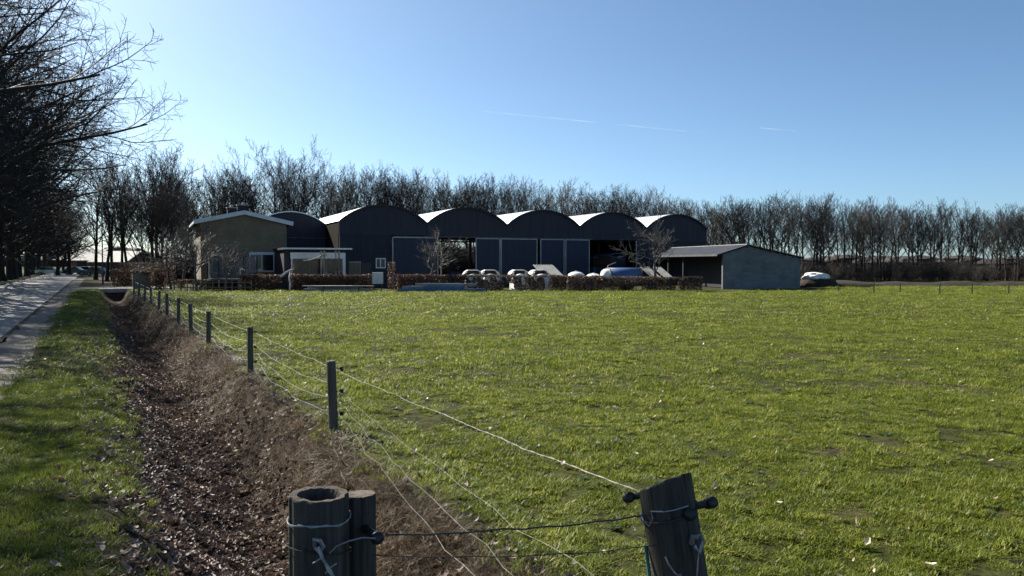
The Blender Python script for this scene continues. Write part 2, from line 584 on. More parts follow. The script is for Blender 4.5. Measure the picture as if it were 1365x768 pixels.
na = grid_axis([(-3000, -200, 400), (-200, -40, 20), (-40, -9, 2.5), (-9, -1.6, 0.35), (-1.6, 4.2, 0.11), (4.2, 16, 0.22), (16, 40, 0.7), (40, 130, 4), (130, 400, 30), (400, 3300, 400)])
ta = grid_axis([(-300, -10, 40), (-10, 1, 1.0), (1, 14, 0.16), (14, 30, 0.3), (30, 80, 0.6), (80, 140, 3), (140, 400, 20), (400, 3400, 300)])
NN, TT = np.meshgrid(na, ta, indexing='ij')
GX = NN * N[0] + TT * U[0]
GY = NN * N[1] + TT * U[1]
GZ = height(GX, GY)
gv = np.stack([GX.ravel(), GY.ravel(), GZ.ravel()], 1)
a, b = len(na), len(ta)
ii = (np.arange(a - 1)[:, None] * b + np.arange(b - 1)[None, :]).ravel()
gf = np.stack([ii, ii + b, ii + b + 1, ii + 1], 1)
ground = np_obj('ground', gv, gf, M['ground'], smooth=True)
tag(ground, kind='structure')


def hz(x, y):
    return float(height(np.array([x]), np.array([y]))[0])


def ribbon(name, n0, n1, z, material, t0=-30, t1=700, step=2.0, wob=0.0, seed=1, crown=0.0):
    r = random.Random(seed)
    ts = []
    t = t0
    while t < t1:
        ts.append(t); t += step if t < 120 else 20
    vs, fs = [], []
    k = 4
    for i, t in enumerate(ts):
        for j in range(k + 1):
            n = n0 + (n1 - n0) * j / k
            if j in (0, k): n += r.uniform(-wob, wob)
            x, y = nt(n, t)
            vs.append((x, y, z + crown * (1 - (2 * j / k - 1) ** 2)))
    for i in range(len(ts) - 1):
        for j in range(k):
            q = i * (k + 1) + j
            fs.append((q, q + 1, q + k + 2, q + k + 1))
    o = mk(name, MB().add(vs, fs), material, smooth=True, fix=False)
    return tag(o, kind='structure')


ribbon('road', -8.0, -2.35, 0.012, M['asphalt'], crown=0.05)
ribbon('road_joint', -2.44, -2.30, 0.021, M['joint'], wob=0.025, step=0.5, t1=110, seed=5)
ribbon('road_shoulder', -2.36, -1.2, 0.008, M['shoulder'], wob=0.22, step=0.35, t1=140, seed=3)

# drive over the ditch
d = thing('driveway', 'pale concrete drive bridging the ditch in front of the hedges', 'driveway')
drive_t = T_END + 1.2
dm = MB()
p4 = [nt(-1.3, drive_t), nt(5.5, drive_t), nt(5.5, drive_t + 5), nt(-1.3, drive_t + 5)]
dm.add([(x, y, 0.10) for x, y in p4] + [(x, y, -0.2) for x, y in p4], [(0, 1, 2, 3), (7, 6, 5, 4), (0, 4, 5, 1), (1, 5, 6, 2), (2, 6, 7, 3), (3, 7, 4, 0)])
mk('slab', dm, M['concrete'], d)
hw = MB()
cx, cy = nt(0.0, drive_t + 0.25); dx, dy = nt(1, 0)
hw.box((nt(0.1, drive_t + 0.3)[0], nt(0.1, drive_t + 0.3)[1], -0.55), (0.9, 0.25, 0.68), A_ROAD)
hw.box((nt(3.0, drive_t + 0.3)[0], nt(3.0, drive_t + 0.3)[1], -0.55), (0.9, 0.25, 0.68), A_ROAD)
mk('headwall', hw, M['concrete'], d)
d['kind'] = 'structure'
del d['category']; del d['label']

# ------------------------------------------------------------------ scattering (grass, leaves): points in a mesh, instanced
def scatter(name, pts, rot, scl, protos, seed=0):
    me = bpy.data.meshes.new(name)
    me.vertices.add(len(pts)); me.vertices.foreach_set('co', np.asarray(pts, np.float32).ravel())
    at = me.attributes.new('rot', 'FLOAT_VECTOR', 'POINT'); at.data.foreach_set('vector', np.asarray(rot, np.float32).ravel())
    at = me.attributes.new('scl', 'FLOAT_VECTOR', 'POINT'); at.data.foreach_set('vector', np.asarray(scl, np.float32).ravel())
    o = bpy.data.objects.new(name, me); COL.objects.link(o)
    g = bpy.data.node_groups.new(name + '_nodes', 'GeometryNodeTree')
    g.interface.new_socket('Geometry', in_out='INPUT', socket_type='NodeSocketGeometry')
    g.interface.new_socket('Geometry', in_out='OUTPUT', socket_type='NodeSocketGeometry')
    gi = g.nodes.new('NodeGroupInput'); go = g.nodes.new('NodeGroupOutput')
    jn = g.nodes.new('GeometryNodeJoinGeometry')
    for pr in protos:
        oi = g.nodes.new('GeometryNodeObjectInfo'); oi.inputs['Object'].default_value = pr
        oi.inputs['As Instance'].default_value = True
        g.links.new(oi.outputs['Geometry'], jn.inputs[0])
    ip = g.nodes.new('GeometryNodeInstanceOnPoints')
    ip.inputs['Pick Instance'].default_value = True
    ra = g.nodes.new('GeometryNodeInputNamedAttribute'); ra.data_type = 'FLOAT_VECTOR'; ra.inputs['Name'].default_value = 'rot'
    sa = g.nodes.new('GeometryNodeInputNamedAttribute'); sa.data_type = 'FLOAT_VECTOR'; sa.inputs['Name'].default_value = 'scl'
    e2r = g.nodes.new('FunctionNodeEulerToRotation')
    g.links.new(ra.outputs['Attribute'], e2r.inputs['Euler'])
    g.links.new(gi.outputs[0], ip.inputs['Points'])
    g.links.new(jn.outputs[0], ip.inputs['Instance'])
    g.links.new(e2r.outputs[0], ip.inputs['Rotation'])
    g.links.new(sa.outputs['Attribute'], ip.inputs['Scale'])
    g.links.new(ip.outputs[0], go.inputs[0])
    md = o.modifiers.new('scatter', 'NODES'); md.node_group = g
    return o


def proto(name, v, f, material):
    me = mesh_from(name, v, f)
    me.materials.append(material)
    o = bpy.data.objects.new(name, me)
    o.use_fake_user = True
    return o


def blade_clump(name, seed, n, rad, hmin, hmax, w, material, lean=0.5, segs=2, curl=0.5):
    r = random.Random(seed)
    v, f = [], []
    for _ in range(n):
        a = r.uniform(0, 6.283); q = rad * math.sqrt(r.random())
        x, y = q * math.cos(a), q * math.sin(a)
        h = r.uniform(hmin, hmax) * (1 - 0.35 * q / rad)
        yaw = r.uniform(0, 6.283); ln = r.uniform(0.1, 1) * lean
        dx, dy = math.cos(yaw), math.sin(yaw)
        sx, sy = -dy * w * r.uniform(0.7, 1.3) / 2, dx * w * r.uniform(0.7, 1.3) / 2
        o = len(v)
        for s in range(segs):
            t = s / segs
            off = ln * h * t + curl * ln * h * t * t
            z = h * t * (1 - 0.35 * ln * t) - 0.01
            k = 1 - 0.55 * t
            v.append((x + dx * off - sx * k, y + dy * off - sy * k, z))
            v.append((x + dx * off + sx * k, y + dy * off + sy * k, z))
        off = ln * h + curl * ln * h
        v.append((x + dx * off, y + dy * off, h * (1 - 0.35 * ln - 0.2 * curl * ln)))
        for s in range(segs - 1):
            q0 = o + 2 * s
            f.append((q0, q0 + 1, q0 + 3, q0 + 2))
        f.append((o + 2 * segs - 2, o + 2 * segs - 1, o + 2 * segs))
    return proto(name, v, f, material)


def wedge_points(n_pts, d0, d1, margin=2.5, dens_pow=0.0):
    """random ground points inside the view wedge (with room for a step aside)"""
    y = np.sqrt(rng.random(n_pts) * (d1 ** 2 - d0 ** 2) + d0 ** 2)
    half = 0.70 * y + margin
    x = (rng.random(n_pts) * 2 - 1) * half
    return x, y


def fin(x, y, extra=0.0):
    return np.stack([x, y, height(x, y) + extra], 1)


def rots(n, tilt=0.12):
    return np.stack([rng.normal(0, tilt, n), rng.normal(0, tilt, n), rng.random(n) * 6.283], 1)


g_near = [blade_clump('clump_%d' % i, 10 + i, 75, 0.11, 0.022, 0.062, 0.0085, M['grass_blade'], 1.7) for i in range(4)]
g_mid = [blade_clump('clump_mid_%d' % i, 20 + i, 80, 0.24, 0.03, 0.075, 0.014, M['grass_blade'], 1.6, 1) for i in range(3)]
g_far = [blade_clump('clump_far_%d' % i, 30 + i, 60, 0.50, 0.035, 0.095, 0.034, M['grass_blade'], 1.6, 1) for i in range(3)]


def patch(x, y):
    return 0.20 * vnoise(x * 0.8, y * 0.8, 0) + 0.32 * vnoise(x * 2.4, y * 2.4, 1) + 0.48 * vnoise(x * 5.2, y * 5.2, 2)


def field_scatter(name, n_pts, d0, d1, protos, smin, smax, thr):
    x, y = wedge_points(n_pts, d0, d1)
    n = x * N[0] + y * N[1]
    pt = patch(x, y)
    edge = 2.62 + 0.5 * (vnoise(y * 1.3, x * 1.3, 2) - 0.5)
    keep = (n > edge) & (pt + 0.12 * (rng.random(len(x)) - 0.5) > thr) & ((y < 59.3) | ((x > 0.41 * y) & (y < 71)))
    x, y, pt = x[keep], y[keep], pt[keep]
    s = (smin + (smax - smin) * rng.random(len(x))) * (0.55 + 0.9 * pt)
    sc = np.stack([s, s, s * (0.10 + 1.55 * pt)], 1)
    return tag(scatter(name, fin(x, y), rots(len(x)), sc, protos), 'short green pasture grass covering the sunlit field', 'grass', kind='stuff')


field_scatter('field_grass', 30000, 3.5, 13, g_near, 0.7, 1.25, 0.40)
field_scatter('field_grass', 24000, 12, 30, g_mid, 0.75, 1.25, 0.40)
field_scatter('field_grass', 20000, 28, 71, g_far, 0.8, 1.3, 0.2)

# dark broad-leaved weeds and stronger tufts among the grass
def rosette(name, seed, n, L, W):
    r = random.Random(seed)
    v, f = [], []
    for q in range(n):
        a_ = q * 2.4 + r.uniform(-0.4, 0.4); l = L * r.uniform(0.6, 1.1); w = W * r.uniform(0.7, 1.2)
        c_, s_ = math.cos(a_), math.sin(a_); up = r.uniform(0.2, 0.8); o_ = len(v)
        for t_, ww in ((0.0, 0.25), (0.4, 1.0), (0.75, 0.8), (1.0, 0.1)):
            z = up * l * t_ * (1 - 0.55 * t_) + 0.008
            for sg in (-1, 1):
                v.append((c_ * l * t_ - s_ * ww * w / 2 * sg, s_ * l * t_ + c_ * ww * w / 2 * sg, z + 0.15 * w * ww))
        for q2 in range(3): f.append((o_ + 2 * q2, o_ + 2 * q2 + 1, o_ + 2 * q2 + 3, o_ + 2 * q2 + 2))
    return proto(name, v, f, M['weed'])


M['weed'] = leaf_mat('weed', [(0.0, (0.022, 0.045, 0.014)), (0.6, (0.05, 0.085, 0.018)), (1.0, (0.10, 0.13, 0.03))], 0.35, 0.4, 0.4, 'object')
weeds = [rosette('weed_%d' % q, 90 + q, 9, 0.10, 0.032) for q in range(3)]
x_, y_ = wedge_points(2600, 3.6, 24)
n_ = x_ * N[0] + y_ * N[1]
k_ = ((n_ > 2.9) & (vnoise(x_ * 0.6, y_ * 0.6, 4) + 0.3 * rng.random(len(x_)) > 0.62))
x_, y_ = x_[k_], y_[k_]
s_ = rng.uniform(0.4, 0.85, len(x_))
tag(scatter('weeds', fin(x_, y_, 0.0), rots(len(x_), 0.15), np.stack([s_, s_, s_], 1), weeds), 'dark broad-leaved weeds growing through the short pasture grass', 'weeds', kind='stuff')
tufts = [blade_clump('tuft_%d' % q, 95 + q, 70, 0.07, 0.06, 0.16, 0.006, M['grass_blade'], 0.8, 3) for q in range(3)]
x_, y_ = wedge_points(900, 3.6, 26)
n_ = x_ * N[0] + y_ * N[1]
k_ = ((n_ > 2.7) | ((n_ < 0.4) & (n_ > -1.1))) & (vnoise(x_ * 0.8, y_ * 0.8, 5) > 0.5)
x_, y_ = x_[k_], y_[k_]
s_ = rng.uniform(0.5, 1.1, len(x_))
tag(scatter('grass_tufts', fin(x_, y_), rots(len(x_), 0.1), np.stack([s_, s_, s_], 1), tufts), 'taller bright tufts standing out of the short grass', 'grass', kind='stuff')

# verge between the road and the ditch
v_near = [blade_clump('verge_%d' % i, 40 + i, 130, 0.15, 0.02, 0.065, 0.0055, M['verge_blade'], 1.1) for i in range(3)]
v_far = [blade_clump('verge_far_%d' % i, 50 + i, 100, 0.32, 0.03, 0.08, 0.012, M['verge_blade'], 1.1, 1) for i in range(3)]


def verge_scatter(n_pts, t0, t1, protos, smin, smax):
    t = np.sqrt(rng.random(n_pts) * (t1 ** 2 - t0 ** 2) + t0 ** 2) if t0 < 14 else t0 + (t1 - t0) * rng.random(n_pts)
    n = -1.75 + 2.7 * rng.random(n_pts)
    x, y = n * N[0] + t * U[0], n * N[1] + t * U[1]
    pt = patch(x + 31, y + 17)
    soft = sm(n, -1.75, -0.95) * (1 - sm(n, -0.25, 0.65))
    keep = (rng.random(n_pts) < soft * (0.05 + 1.5 * (pt - 0.25))) & (np.hypot(x, y) > 4.2)
    x, y, pt = x[keep], y[keep], pt[keep]
    s = smin + (smax - smin) * rng.random(len(x))
    return tag(scatter('verge_grass', fin(x, y), rots(len(x)), np.stack([s, s, s * (0.6 + 0.8 * pt)], 1), protos), 'patchy short grass on the verge beside the road', 'grass', kind='stuff')


verge_scatter(6000, 3, 16, v_near, 0.75, 1.3)
verge_scatter(4200, 15, 70, v_far, 0.8, 1.4)

# dead grass along the fence bank
dry = [blade_clump('dry_%d' % i, 60 + i, 45, 0.15, 0.10, 0.32, 0.0050, M['dry_blade'], 1.5, 3, 1.0) for i in range(4)]
n_ = 2300
t_ = 3.6 + 40 * rng.random(n_) ** 1.6
c_ = 2.28 + rng.normal(0, 0.22, n_)
x_, y_ = c_ * N[0] + t_ * U[0], c_ * N[1] + t_ * U[1]
k_ = (np.hypot(x_, y_) > 3.9) & (c_ < 2.35 + 0.03 * t_)
x_, y_, t_ = x_[k_], y_[k_], t_[k_]
s_ = 0.28 + 0.72 * vnoise(t_ * 0.8, x_, 3) * rng.uniform(0.6, 1.3, len(x_))
tag(scatter('dead_grass', fin(x_, y_), rots(len(x_), 0.2), np.stack([s_, s_, s_], 1), dry), 'matted brown dead grass along the foot of the wire fence', 'dead grass', kind='stuff')


def leaf_proto(name, seed, L, W, material):
    r = random.Random(seed)
    v, f = [], []
    k = 5
    c = r.uniform(0.15, 0.5)
    for i in range(k):
        t = i / (k - 1)
        w = W * math.sin(math.pi * (0.08 + 0.86 * t)) * (1 + r.uniform(-0.25, 0.25))
        x = (t - 0.5) * L
        z = c * L * (t - 0.5) ** 2 * 2 + 0.01
        v += [(x, -w / 2, z + r.uniform(0.1, 0.35) * w), (x, 0, z), (x, w / 2, z + r.uniform(0.1, 0.35) * w)]
    for i in range(k - 1):
        q = 3 * i
        f += [(q, q + 1, q + 4, q + 3), (q + 1, q + 2, q + 5, q + 4)]
    return proto(name, v, f, material)


leaves = [leaf_proto('leaf_%d' % i, 70 + i, 0.085, 0.05, M['dead_leaf']) for i in range(5)]
n_ = 34000
t_ = 3.3 + 55 * rng.random(n_) ** 2.1
c_ = 1.30 + rng.normal(0, 0.58, n_)
x_, y_ = c_ * N[0] + t_ * U[0], c_ * N[1] + t_ * U[1]
k_ = (np.hypot(x_, y_) > 3.9) & (c_ < 2.75) & (c_ > -0.5)
x_, y_, t_ = x_[k_], y_[k_], t_[k_]
s_ = rng.uniform(0.55, 1.15, len(x_)) * (1 + 0.012 * t_)
tag(scatter('fallen_leaves', fin(x_, y_, 0.012), rots(len(x_), 0.5), np.stack([s_, s_, s_], 1), leaves), 'brown fallen leaves lying thick along the bottom of the ditch', 'fallen leaves', kind='stuff')
pale = [leaf_proto('pale_leaf_%d' % i, 80 + i, 0.11, 0.07, M['pale_leaf']) for i in range(4)]
x_, y_ = wedge_points(3600, 3.6, 40)
n_ = x_ * N[0] + y_ * N[1]
w_ = np.where(n_ > 2.6, np.exp(-(n_ - 2.6) / 5.0) * 0.9 + 0.12, np.where(n_ < 0.4, 0.35, 0.0))
w_ = np.where(n_ < -1.4, 0.05, w_)
k_ = rng.random(len(x_)) < w_
x_, y_ = x_[k_], y_[k_]
s_ = rng.uniform(0.3, 0.8, len(x_))
tag(scatter('fallen_leaves', fin(x_, y_, 0.05), rots(len(x_), 0.5), np.stack([s_, s_, s_], 1), pale), 'pale curled leaves scattered over the grass', 'fallen leaves', kind='stuff')

# ------------------------------------------------------------------ trees
def rot_about(v, axis, ang):
    return Matrix.Rotation(ang, 3, axis) @ v


class Tree:
    def __init__(self, seed):
        self.r = random.Random(seed)
        self.wood, self.fine = MB(), MB()

    def limb(self, p, d, L, r0, r1, segs, wander, up, sides, fine):
        pts, rad = [p.copy()], [r0]
        q = p.copy(); d = d.normalized()
        for i in range(segs):
            d = (d + Vector((self.r.gauss(0, wander), self.r.gauss(0, wander), self.r.gauss(0, wander) + up))).normalized()
            q = q + d * (L / segs)
            pts.append(q.copy()); rad.append(r0 + (r1 - r0) * ((i + 1) / segs))
        (self.fine if fine else self.wood).tube(pts, rad, sides, cap=False)
        return pts, rad

    def grow(self, p, d, L, r0, lvl, P):
        segs = P['segs'][lvl]
        last = lvl == P['levels'] - 1
        rt = max(r0 * P['taper'][lvl], P['min_r'])
        pts, rad = self.limb(p, d, L, r0, rt if not last else P['min_r'] * 0.6, segs, P['wander'][lvl], P['up'][lvl], P['sides'][lvl], lvl >= P['fine'])
        if last:
            return
        n = P['kids'][lvl]
        n = max(1, int(n * self.r.uniform(0.8, 1.25) * (min(1.0, 0.35 + 0.65 * L / P['ref'][lvl]))))
        t0 = P['start'][lvl]
        ph = self.r.uniform(0, 6.28)
        for i in range(n):
            t = t0 + (1 - t0) * ((i + self.r.random()) / n)
            k = min(int(t * segs), segs - 1); fr = t * segs - k
            q = pts[k].lerp(pts[k + 1], fr)
            ax = (pts[k + 1] - pts[k]).normalized()
            ang = R(self.r.uniform(*P['angle'][lvl]))
            ph += 2.4 + self.r.uniform(-0.5, 0.5)
            o = ax.orthogonal().normalized()
            o = rot_about(o, ax, ph)
            nd = ax * math.cos(ang) + o * math.sin(ang)
            if lvl >= 1:
                nd.z += P['lift']
            sh = P['shape'](t) if lvl == 0 else (1.15 - 0.6 * t)
            cl = L * P['ratio'][lvl] * sh * self.r.uniform(0.7, 1.2)
            cr = max(min((rad[k] + (rad[k + 1] - rad[k]) * fr) * P['rr'][lvl], cl * 0.03 + 0.006), P['min_r'])
            self.grow(q, nd, cl, cr, lvl + 1, P)


AVENUE = dict(levels=5, segs=[9, 7, 5, 3, 2], taper=[0.25, 0.25, 0.3, 0.4, 0.5], min_r=0.010, wander=[0.05, 0.10, 0.13, 0.17, 0.2], up=[0.02, 0.035, 0.01, 0.0, 0.0],
              sides=[10, 6, 4, 3, 3], fine=2, kids=[20, 12, 9, 6], ref=[18, 9, 4, 1.6], start=[0.20, 0.15, 0.15, 0.1], angle=[(48, 84), (30, 62), (25, 60), (25, 60)],
              ratio=[0.72, 0.46, 0.44, 0.5], rr=[0.5, 0.6, 0.6, 0.7], lift=0.05, shape=lambda t: 1.12 - 0.62 * t)
SLENDER = dict(levels=5, segs=[9, 6, 4, 3, 1], taper=[0.14, 0.25, 0.35, 0.5, 0.5], min_r=0.012, wander=[0.045, 0.09, 0.12, 0.14, 0.2], up=[0.02, 0.10, 0.08, 0.06, 0.05],
               sides=[7, 4, 3, 3, 3], fine=2, kids=[17, 8, 6, 3], ref=[12, 4, 1.6, 0.7], start=[0.30, 0.2, 0.15, 0.1], angle=[(28, 52), (24, 48), (24, 50), (20, 50)],
               ratio=[0.38, 0.42, 0.46, 0.55], rr=[0.55, 0.6, 0.65, 0.7], lift=0.15, shape=lambda t: 0.55 + 1.0 * math.sin(math.pi * min(1, t * 0.9)) * (1.1 - t * 0.6))
ROUND = dict(SLENDER, kids=[20, 9, 7, 3], ratio=[0.50, 0.44, 0.46, 0.55], angle=[(30, 62), (25, 50), (24, 50), (20, 50)], start=[0.22, 0.15, 0.15, 0.1], up=[0.02, 0.08, 0.06, 0.05, 0.05])
GARDEN = dict(levels=4, segs=[5, 5, 4, 2], taper=[0.4, 0.3, 0.4, 0.5], min_r=0.009, wander=[0.08, 0.12, 0.14, 0.2], up=[0.0, 0.04, 0.05, 0.05], sides=[7, 4, 3, 3], fine=1,
              kids=[15, 11, 7], ref=[3.5, 2.2, 1.0], start=[0.35, 0.15, 0.1], angle=[(40, 75), (25, 60), (25, 60)], ratio=[0.72, 0.45, 0.45], rr=[0.5, 0.6, 0.6], lift=0.12, shape=lambda t: 1.1 - 0.4 * t)
SHRUB = dict(levels=3, segs=[4, 3, 2], taper=[0.4, 0.4, 0.5], min_r=0.008, wander=[0.10, 0.15, 0.2], up=[0.04, 0.05, 0.0], sides=[4, 3, 3], fine=0, kids=[10, 6], ref=[2.5, 1.0],
             start=[0.15, 0.1], angle=[(20, 50), (25, 60)], ratio=[0.45, 0.45], rr=[0.6, 0.6], lift=0.1, shape=lambda t: 1.1 - 0.5 * t)


def make_tree(name, seed, H, r0, P, bark, twig, lean=0.0, stems=1):
    T = Tree(seed)
    for s in range(stems):
        off = Vector((T.r.uniform(-0.35, 0.35), T.r.uniform(-0.35, 0.35), -0.15)) if stems > 1 else Vector((0, 0, -0.15))
        d0 = Vector((T.r.gauss(0, 0.04 + 0.13 * (stems > 1)) + lean, T.r.gauss(0, 0.04 + 0.13 * (stems > 1)), 1))
        if stems == 1 and r0 > 0.12:      # root flare
            T.wood.tube([Vector((0, 0, -0.2)), Vector((0, 0, 0.25)), Vector((d0.x * 0.9, d0.y * 0.9, 0.9))], [r0 * 1.55, r0 * 1.2, r0 * 0.98], 10, cap=False)
        T.grow(off, d0, H * (1 if s == 0 else T.r.uniform(0.7, 1.0)), r0 * (1 if s == 0 else 0.8), 0, P)
    root = thing(name, 'tree', 'tree')
    mk('trunk', T.wood if T.wood.f else T.fine, M[bark], root, smooth=True, fix=False)
    if T.wood.f:
        mk('crown', T.fine, M[twig], root, smooth=False, fix=False)
    root['tall'] = max(v[2] for v in T.fine.v)
    return root


TR = random.Random(99)


class Pool:
    """prototypes are used once themselves; every further place is a copy"""
    def __init__(self, protos):
        self.p, self.used = protos, [False] * len(protos)

    def put(self, i, x, y, rz, sc, label, group, name=None):
        i %= len(self.p)
        z = hz(x, y) - 0.02
        if not self.used[i]:
            self.used[i] = True
            o = self.p[i]
            o.location = (x, y, z); o.rotation_euler = (0, 0, rz)
            o.scale = sc if hasattr(sc, '__len__') else (sc,) * 3
            o['label'] = label; o['group'] = group
        else:
            o = dup(self.p[i], (x, y, z), rz, sc, label, group)
        return o


# the avenue on the left of the road
ave = Pool([make_tree('avenue_tree', 200 + i, 18.5, 0.50, AVENUE, 'bark', 'twig') for i in range(4)])
t = 8.0
i = 0
while t < 205:
    n = -9.7 + TR.uniform(-0.35, 0.35)
    x, y = nt(n, t)
    ave.put(i, x, y, TR.uniform(0, 6.28), TR.uniform(0.95, 1.10) * (0.76 if t < 42 else 0.95 if t < 54 else 1.0 if t < 110 else 0.75), 'large bare spreading tree in the avenue along the left edge of the road', 'avenue trees left of the road')
    t += TR.uniform(6.0, 7.6); i += 1
for (cx_, d_, s_) in ((77, 128, 0.62), (84, 150, 0.6), (92, 135, 0.66)):
    x, y = px(cx_, d_)
    ave.put(i, x, y, TR.uniform(0, 6.28), s_, {77: 'leftmost of three smaller bare trees closing the end of the road', 84: 'middle one of three smaller bare trees closing the end of the road', 92: 'rightmost of three smaller bare trees closing the end of the road'}[cx_], 'trees at the end of the road')
    i += 1

# wood behind the house and the barns
slim = Pool([make_tree('slender_tree', 300 + i, 12.0, 0.22, SLENDER, 'bark', 'twig', TR.uniform(-0.05, 0.05)) for i in range(7)])
rnd_ = Pool([make_tree('round_crowned_tree', 330 + i, 13.0, 0.22, ROUND, 'bark', 'twig') for i in range(3)])
multi = Pool([make_tree('multi_stemmed_tree', 350 + i, 11.0, 0.11, SLENDER, 'bark', 'twig_warm', 0, 3) for i in range(3)])


def belt(points, count, hfun, label, group, spread, pool, seed):
    r = random.Random(seed)
    for k in range(count):
        f = (k + r.random()) / count
        s = f * (len(points) - 1); j = min(int(s), len(points) - 2); fr = s - j
        cx_ = points[j][0] + (points[j + 1][0] - points[j][0]) * fr
        dd = points[j][1] + (points[j + 1][1] - points[j][1]) * fr + r.uniform(0, spread)
        x, y = px(cx_, dd)
        top = hfun(cx_)
        H = zpx(top, dd) * r.uniform(0.88, 1.06)
        pi = r.randrange(60) % len(pool.p)
        sc = H / pool.p[pi]['tall']
        lb = label if isinstance(label, str) else label(cx_)
        pool.put(pi, x, y, r.uniform(0, 6.28), (sc * r.uniform(0.85, 1.1), sc * r.uniform(0.85, 1.1), sc), lb, group)


ARCH = ((567, 'first arch'), (671, 'second arch'), (766, 'third arch'), (856, 'fourth arch'), (2000, 'fifth arch'))
EAST = ((1000, 'just above the block barn ridge'), (1075, 'above the right slope of the block barn'), (1150, 'above the white-covered heap'), (1230, 'behind the left posts of the low field fence'),
        (1310, 'behind the right posts of the low field fence'), (2000, 'at the right edge of the view'))


def where(kind, table, tail):
    return lambda c: '%s %s' % (kind, next(t_ for lim, t_ in table if c < lim)) + tail


topline = lambda xs, ys: (lambda c: float(np.interp(c, xs, ys)))
tl = topline([100, 130, 200, 250, 300, 330, 345, 372, 395, 425, 450, 480, 560, 600, 700, 760, 800, 870, 930, 950, 1000, 1150, 1365, 1600],
             [225, 205, 195, 218, 220, 228, 230, 230, 228, 222, 228, 222, 222, 235, 236, 242, 250, 250, 266, 268, 256, 264, 274, 280])
belt([(126, 84), (180, 88), (262, 94)], 9, tl, 'bare tree in the thicket left of the gabled house', 'trees left of the house', 16, slim, 1)
belt([(176, 82), (265, 90)], 5, lambda c: tl(c) + 30, 'bare many-stemmed tree in the thicket left of the gabled house', 'many-stemmed trees left of the house', 10, multi, 2)
belt([(262, 98), (345, 104), (460, 110)], 16, tl, 'bare slender tree rising behind the gabled house', 'trees behind the house', 14, slim, 3)
for cx_, d_, tp, lb in ((366, 104, 184, 'tallest bare tree with a rounded crown, behind the small arched barn'), (393, 106, 200, 'bare round-crowned tree just right of the tallest one'), (425, 108, 207, 'bare round-crowned tree behind the left end of the white arched roof'),
                        (308, 108, 214, 'bare round-crowned tree behind the house chimneys'), (215, 96, 200, 'bare round-crowned tree standing out of the thicket left of the house')):
    x, y = px(cx_, d_)
    pi = TR.randrange(3)
    rnd_.put(pi, x, y, TR.uniform(0, 6.28), zpx(tp, d_) / rnd_.p[pi]['tall'], lb, 'round-crowned trees behind the house')
belt([(455, 112), (700, 122), (955, 128)], 46, tl, where('bare slender tree behind the', ARCH, ' of the barn hall'), 'trees behind the arched barns', 14, slim, 4)
belt([(470, 114), (700, 124), (940, 130)], 14, tl, where('bare round-crowned tree behind the', ARCH, ' of the barn hall'), 'round-crowned trees behind the arched barns', 10, rnd_, 5)
belt([(938, 93), (1150, 90), (1370, 88), (1560, 86)], 84, tl, where('bare slender tree', EAST, ', in the right-hand belt'), 'trees right of the block barn', 16, slim, 6)
belt([(960, 95), (1370, 90), (1520, 90)], 12, lambda c: tl(c) + 4, where('bare round-crowned tree', EAST, ', in the right-hand belt'), 'round-crowned trees right of the block barn', 12, rnd_, 7)

for pool in (ave, slim, rnd_, multi):
    for o, u in zip(pool.p, pool.used):
        if not u:
            for ch in list(o.children): bpy.data.objects.remove(ch)
            bpy.data.objects.remove(o)

# undergrowth below the belts and the distant wood: masses nobody could count
shr = [make_tree('brush', 400 + i, 2.6, 0.022, SHRUB, 'twig', 'twig', 0, 9) for i in range(3)]
brush = []
for s in shr:
    ch = s.children[0]
    me = ch.data
    bpy.data.objects.remove(ch); bpy.data.objects.remove(s)
    o = bpy.data.objects.new('brush', me); o.use_fake_user = True
    brush.append(o)


def thicket(x0, x1, d0, d1, n_pts, smin, smax, label):
    cx_ = x0 + (x1 - x0) * rng.random(n_pts)
    dd = d0 + (d1 - d0) * rng.random(n_pts)
    x = (cx_ - 682.5) / 1020 * dd
    s = smin + (smax - smin) * rng.random(n_pts)
    return tag(scatter('undergrowth', fin(x, dd), rots(n_pts, 0.05), np.stack([s * 1.2, s * 1.2, s], 1), brush), label, 'undergrowth', kind='stuff')


thicket(935, 1560, 86, 112, 520, 0.4, 0.95, 'dark twiggy undergrowth below the tree belt on the right')
thicket(186, 268, 80, 100, 90, 0.4, 0.9, 'dense twiggy undergrowth left of the gabled house')
thicket(270, 940, 102, 130, 800, 0.9, 2.0, 'twiggy undergrowth in the wood behind the barns')


def far_wood(x0, x1, dist, h, seed, label):
    r = random.Random(seed)
    mb = MB()
    c = x0
    while c < x1:
        X, Y = px(c, dist + r.uniform(-30, 30))
        w = r.uniform(7, 16); hh = h * r.uniform(0.7, 1.15)
        mb.lathe([(w * 0.7, -1), (w, hh * 0.35), (w * 0.85, hh * 0.7), (w * 0.45, hh * 0.93), (w * 0.1, hh)], 9, (X, Y, 0), 0.22, r)
        c += w / dist * 1020 * 0.7
    return tag(mk('distant_wood', mb, M['twig'], smooth=False), label, 'wood', kind='stuff')


far_wood(-250, 300, 420, 9.5, 5, 'low distant wood on the horizon beyond the road')
far_wood(300, 1700, 520, 6.5, 6, 'low distant wood on the horizon behind the tree belts')

# ------------------------------------------------------------------ the five-bay barn hall
A_H = R(25.0)
HX, HY = -11.7, 70.0                      # foot of the first gable's middle
BAY = 8.2
Z_VAL, Z_TOP, Z_FAS = 5.86, 7.42, 4.62
DEPTH = 19.0


def r_of(cx_, s=0.0):
    """place along the hall front seen at image column cx_"""
    k = (cx_ - 682.5) / 1020.0
    x0, y0 = HX - math.sin(A_H) * s, HY + math.cos(A_H) * s
    return (k * y0 - x0) / (math.cos(A_H) - math.sin(A_H) * k)


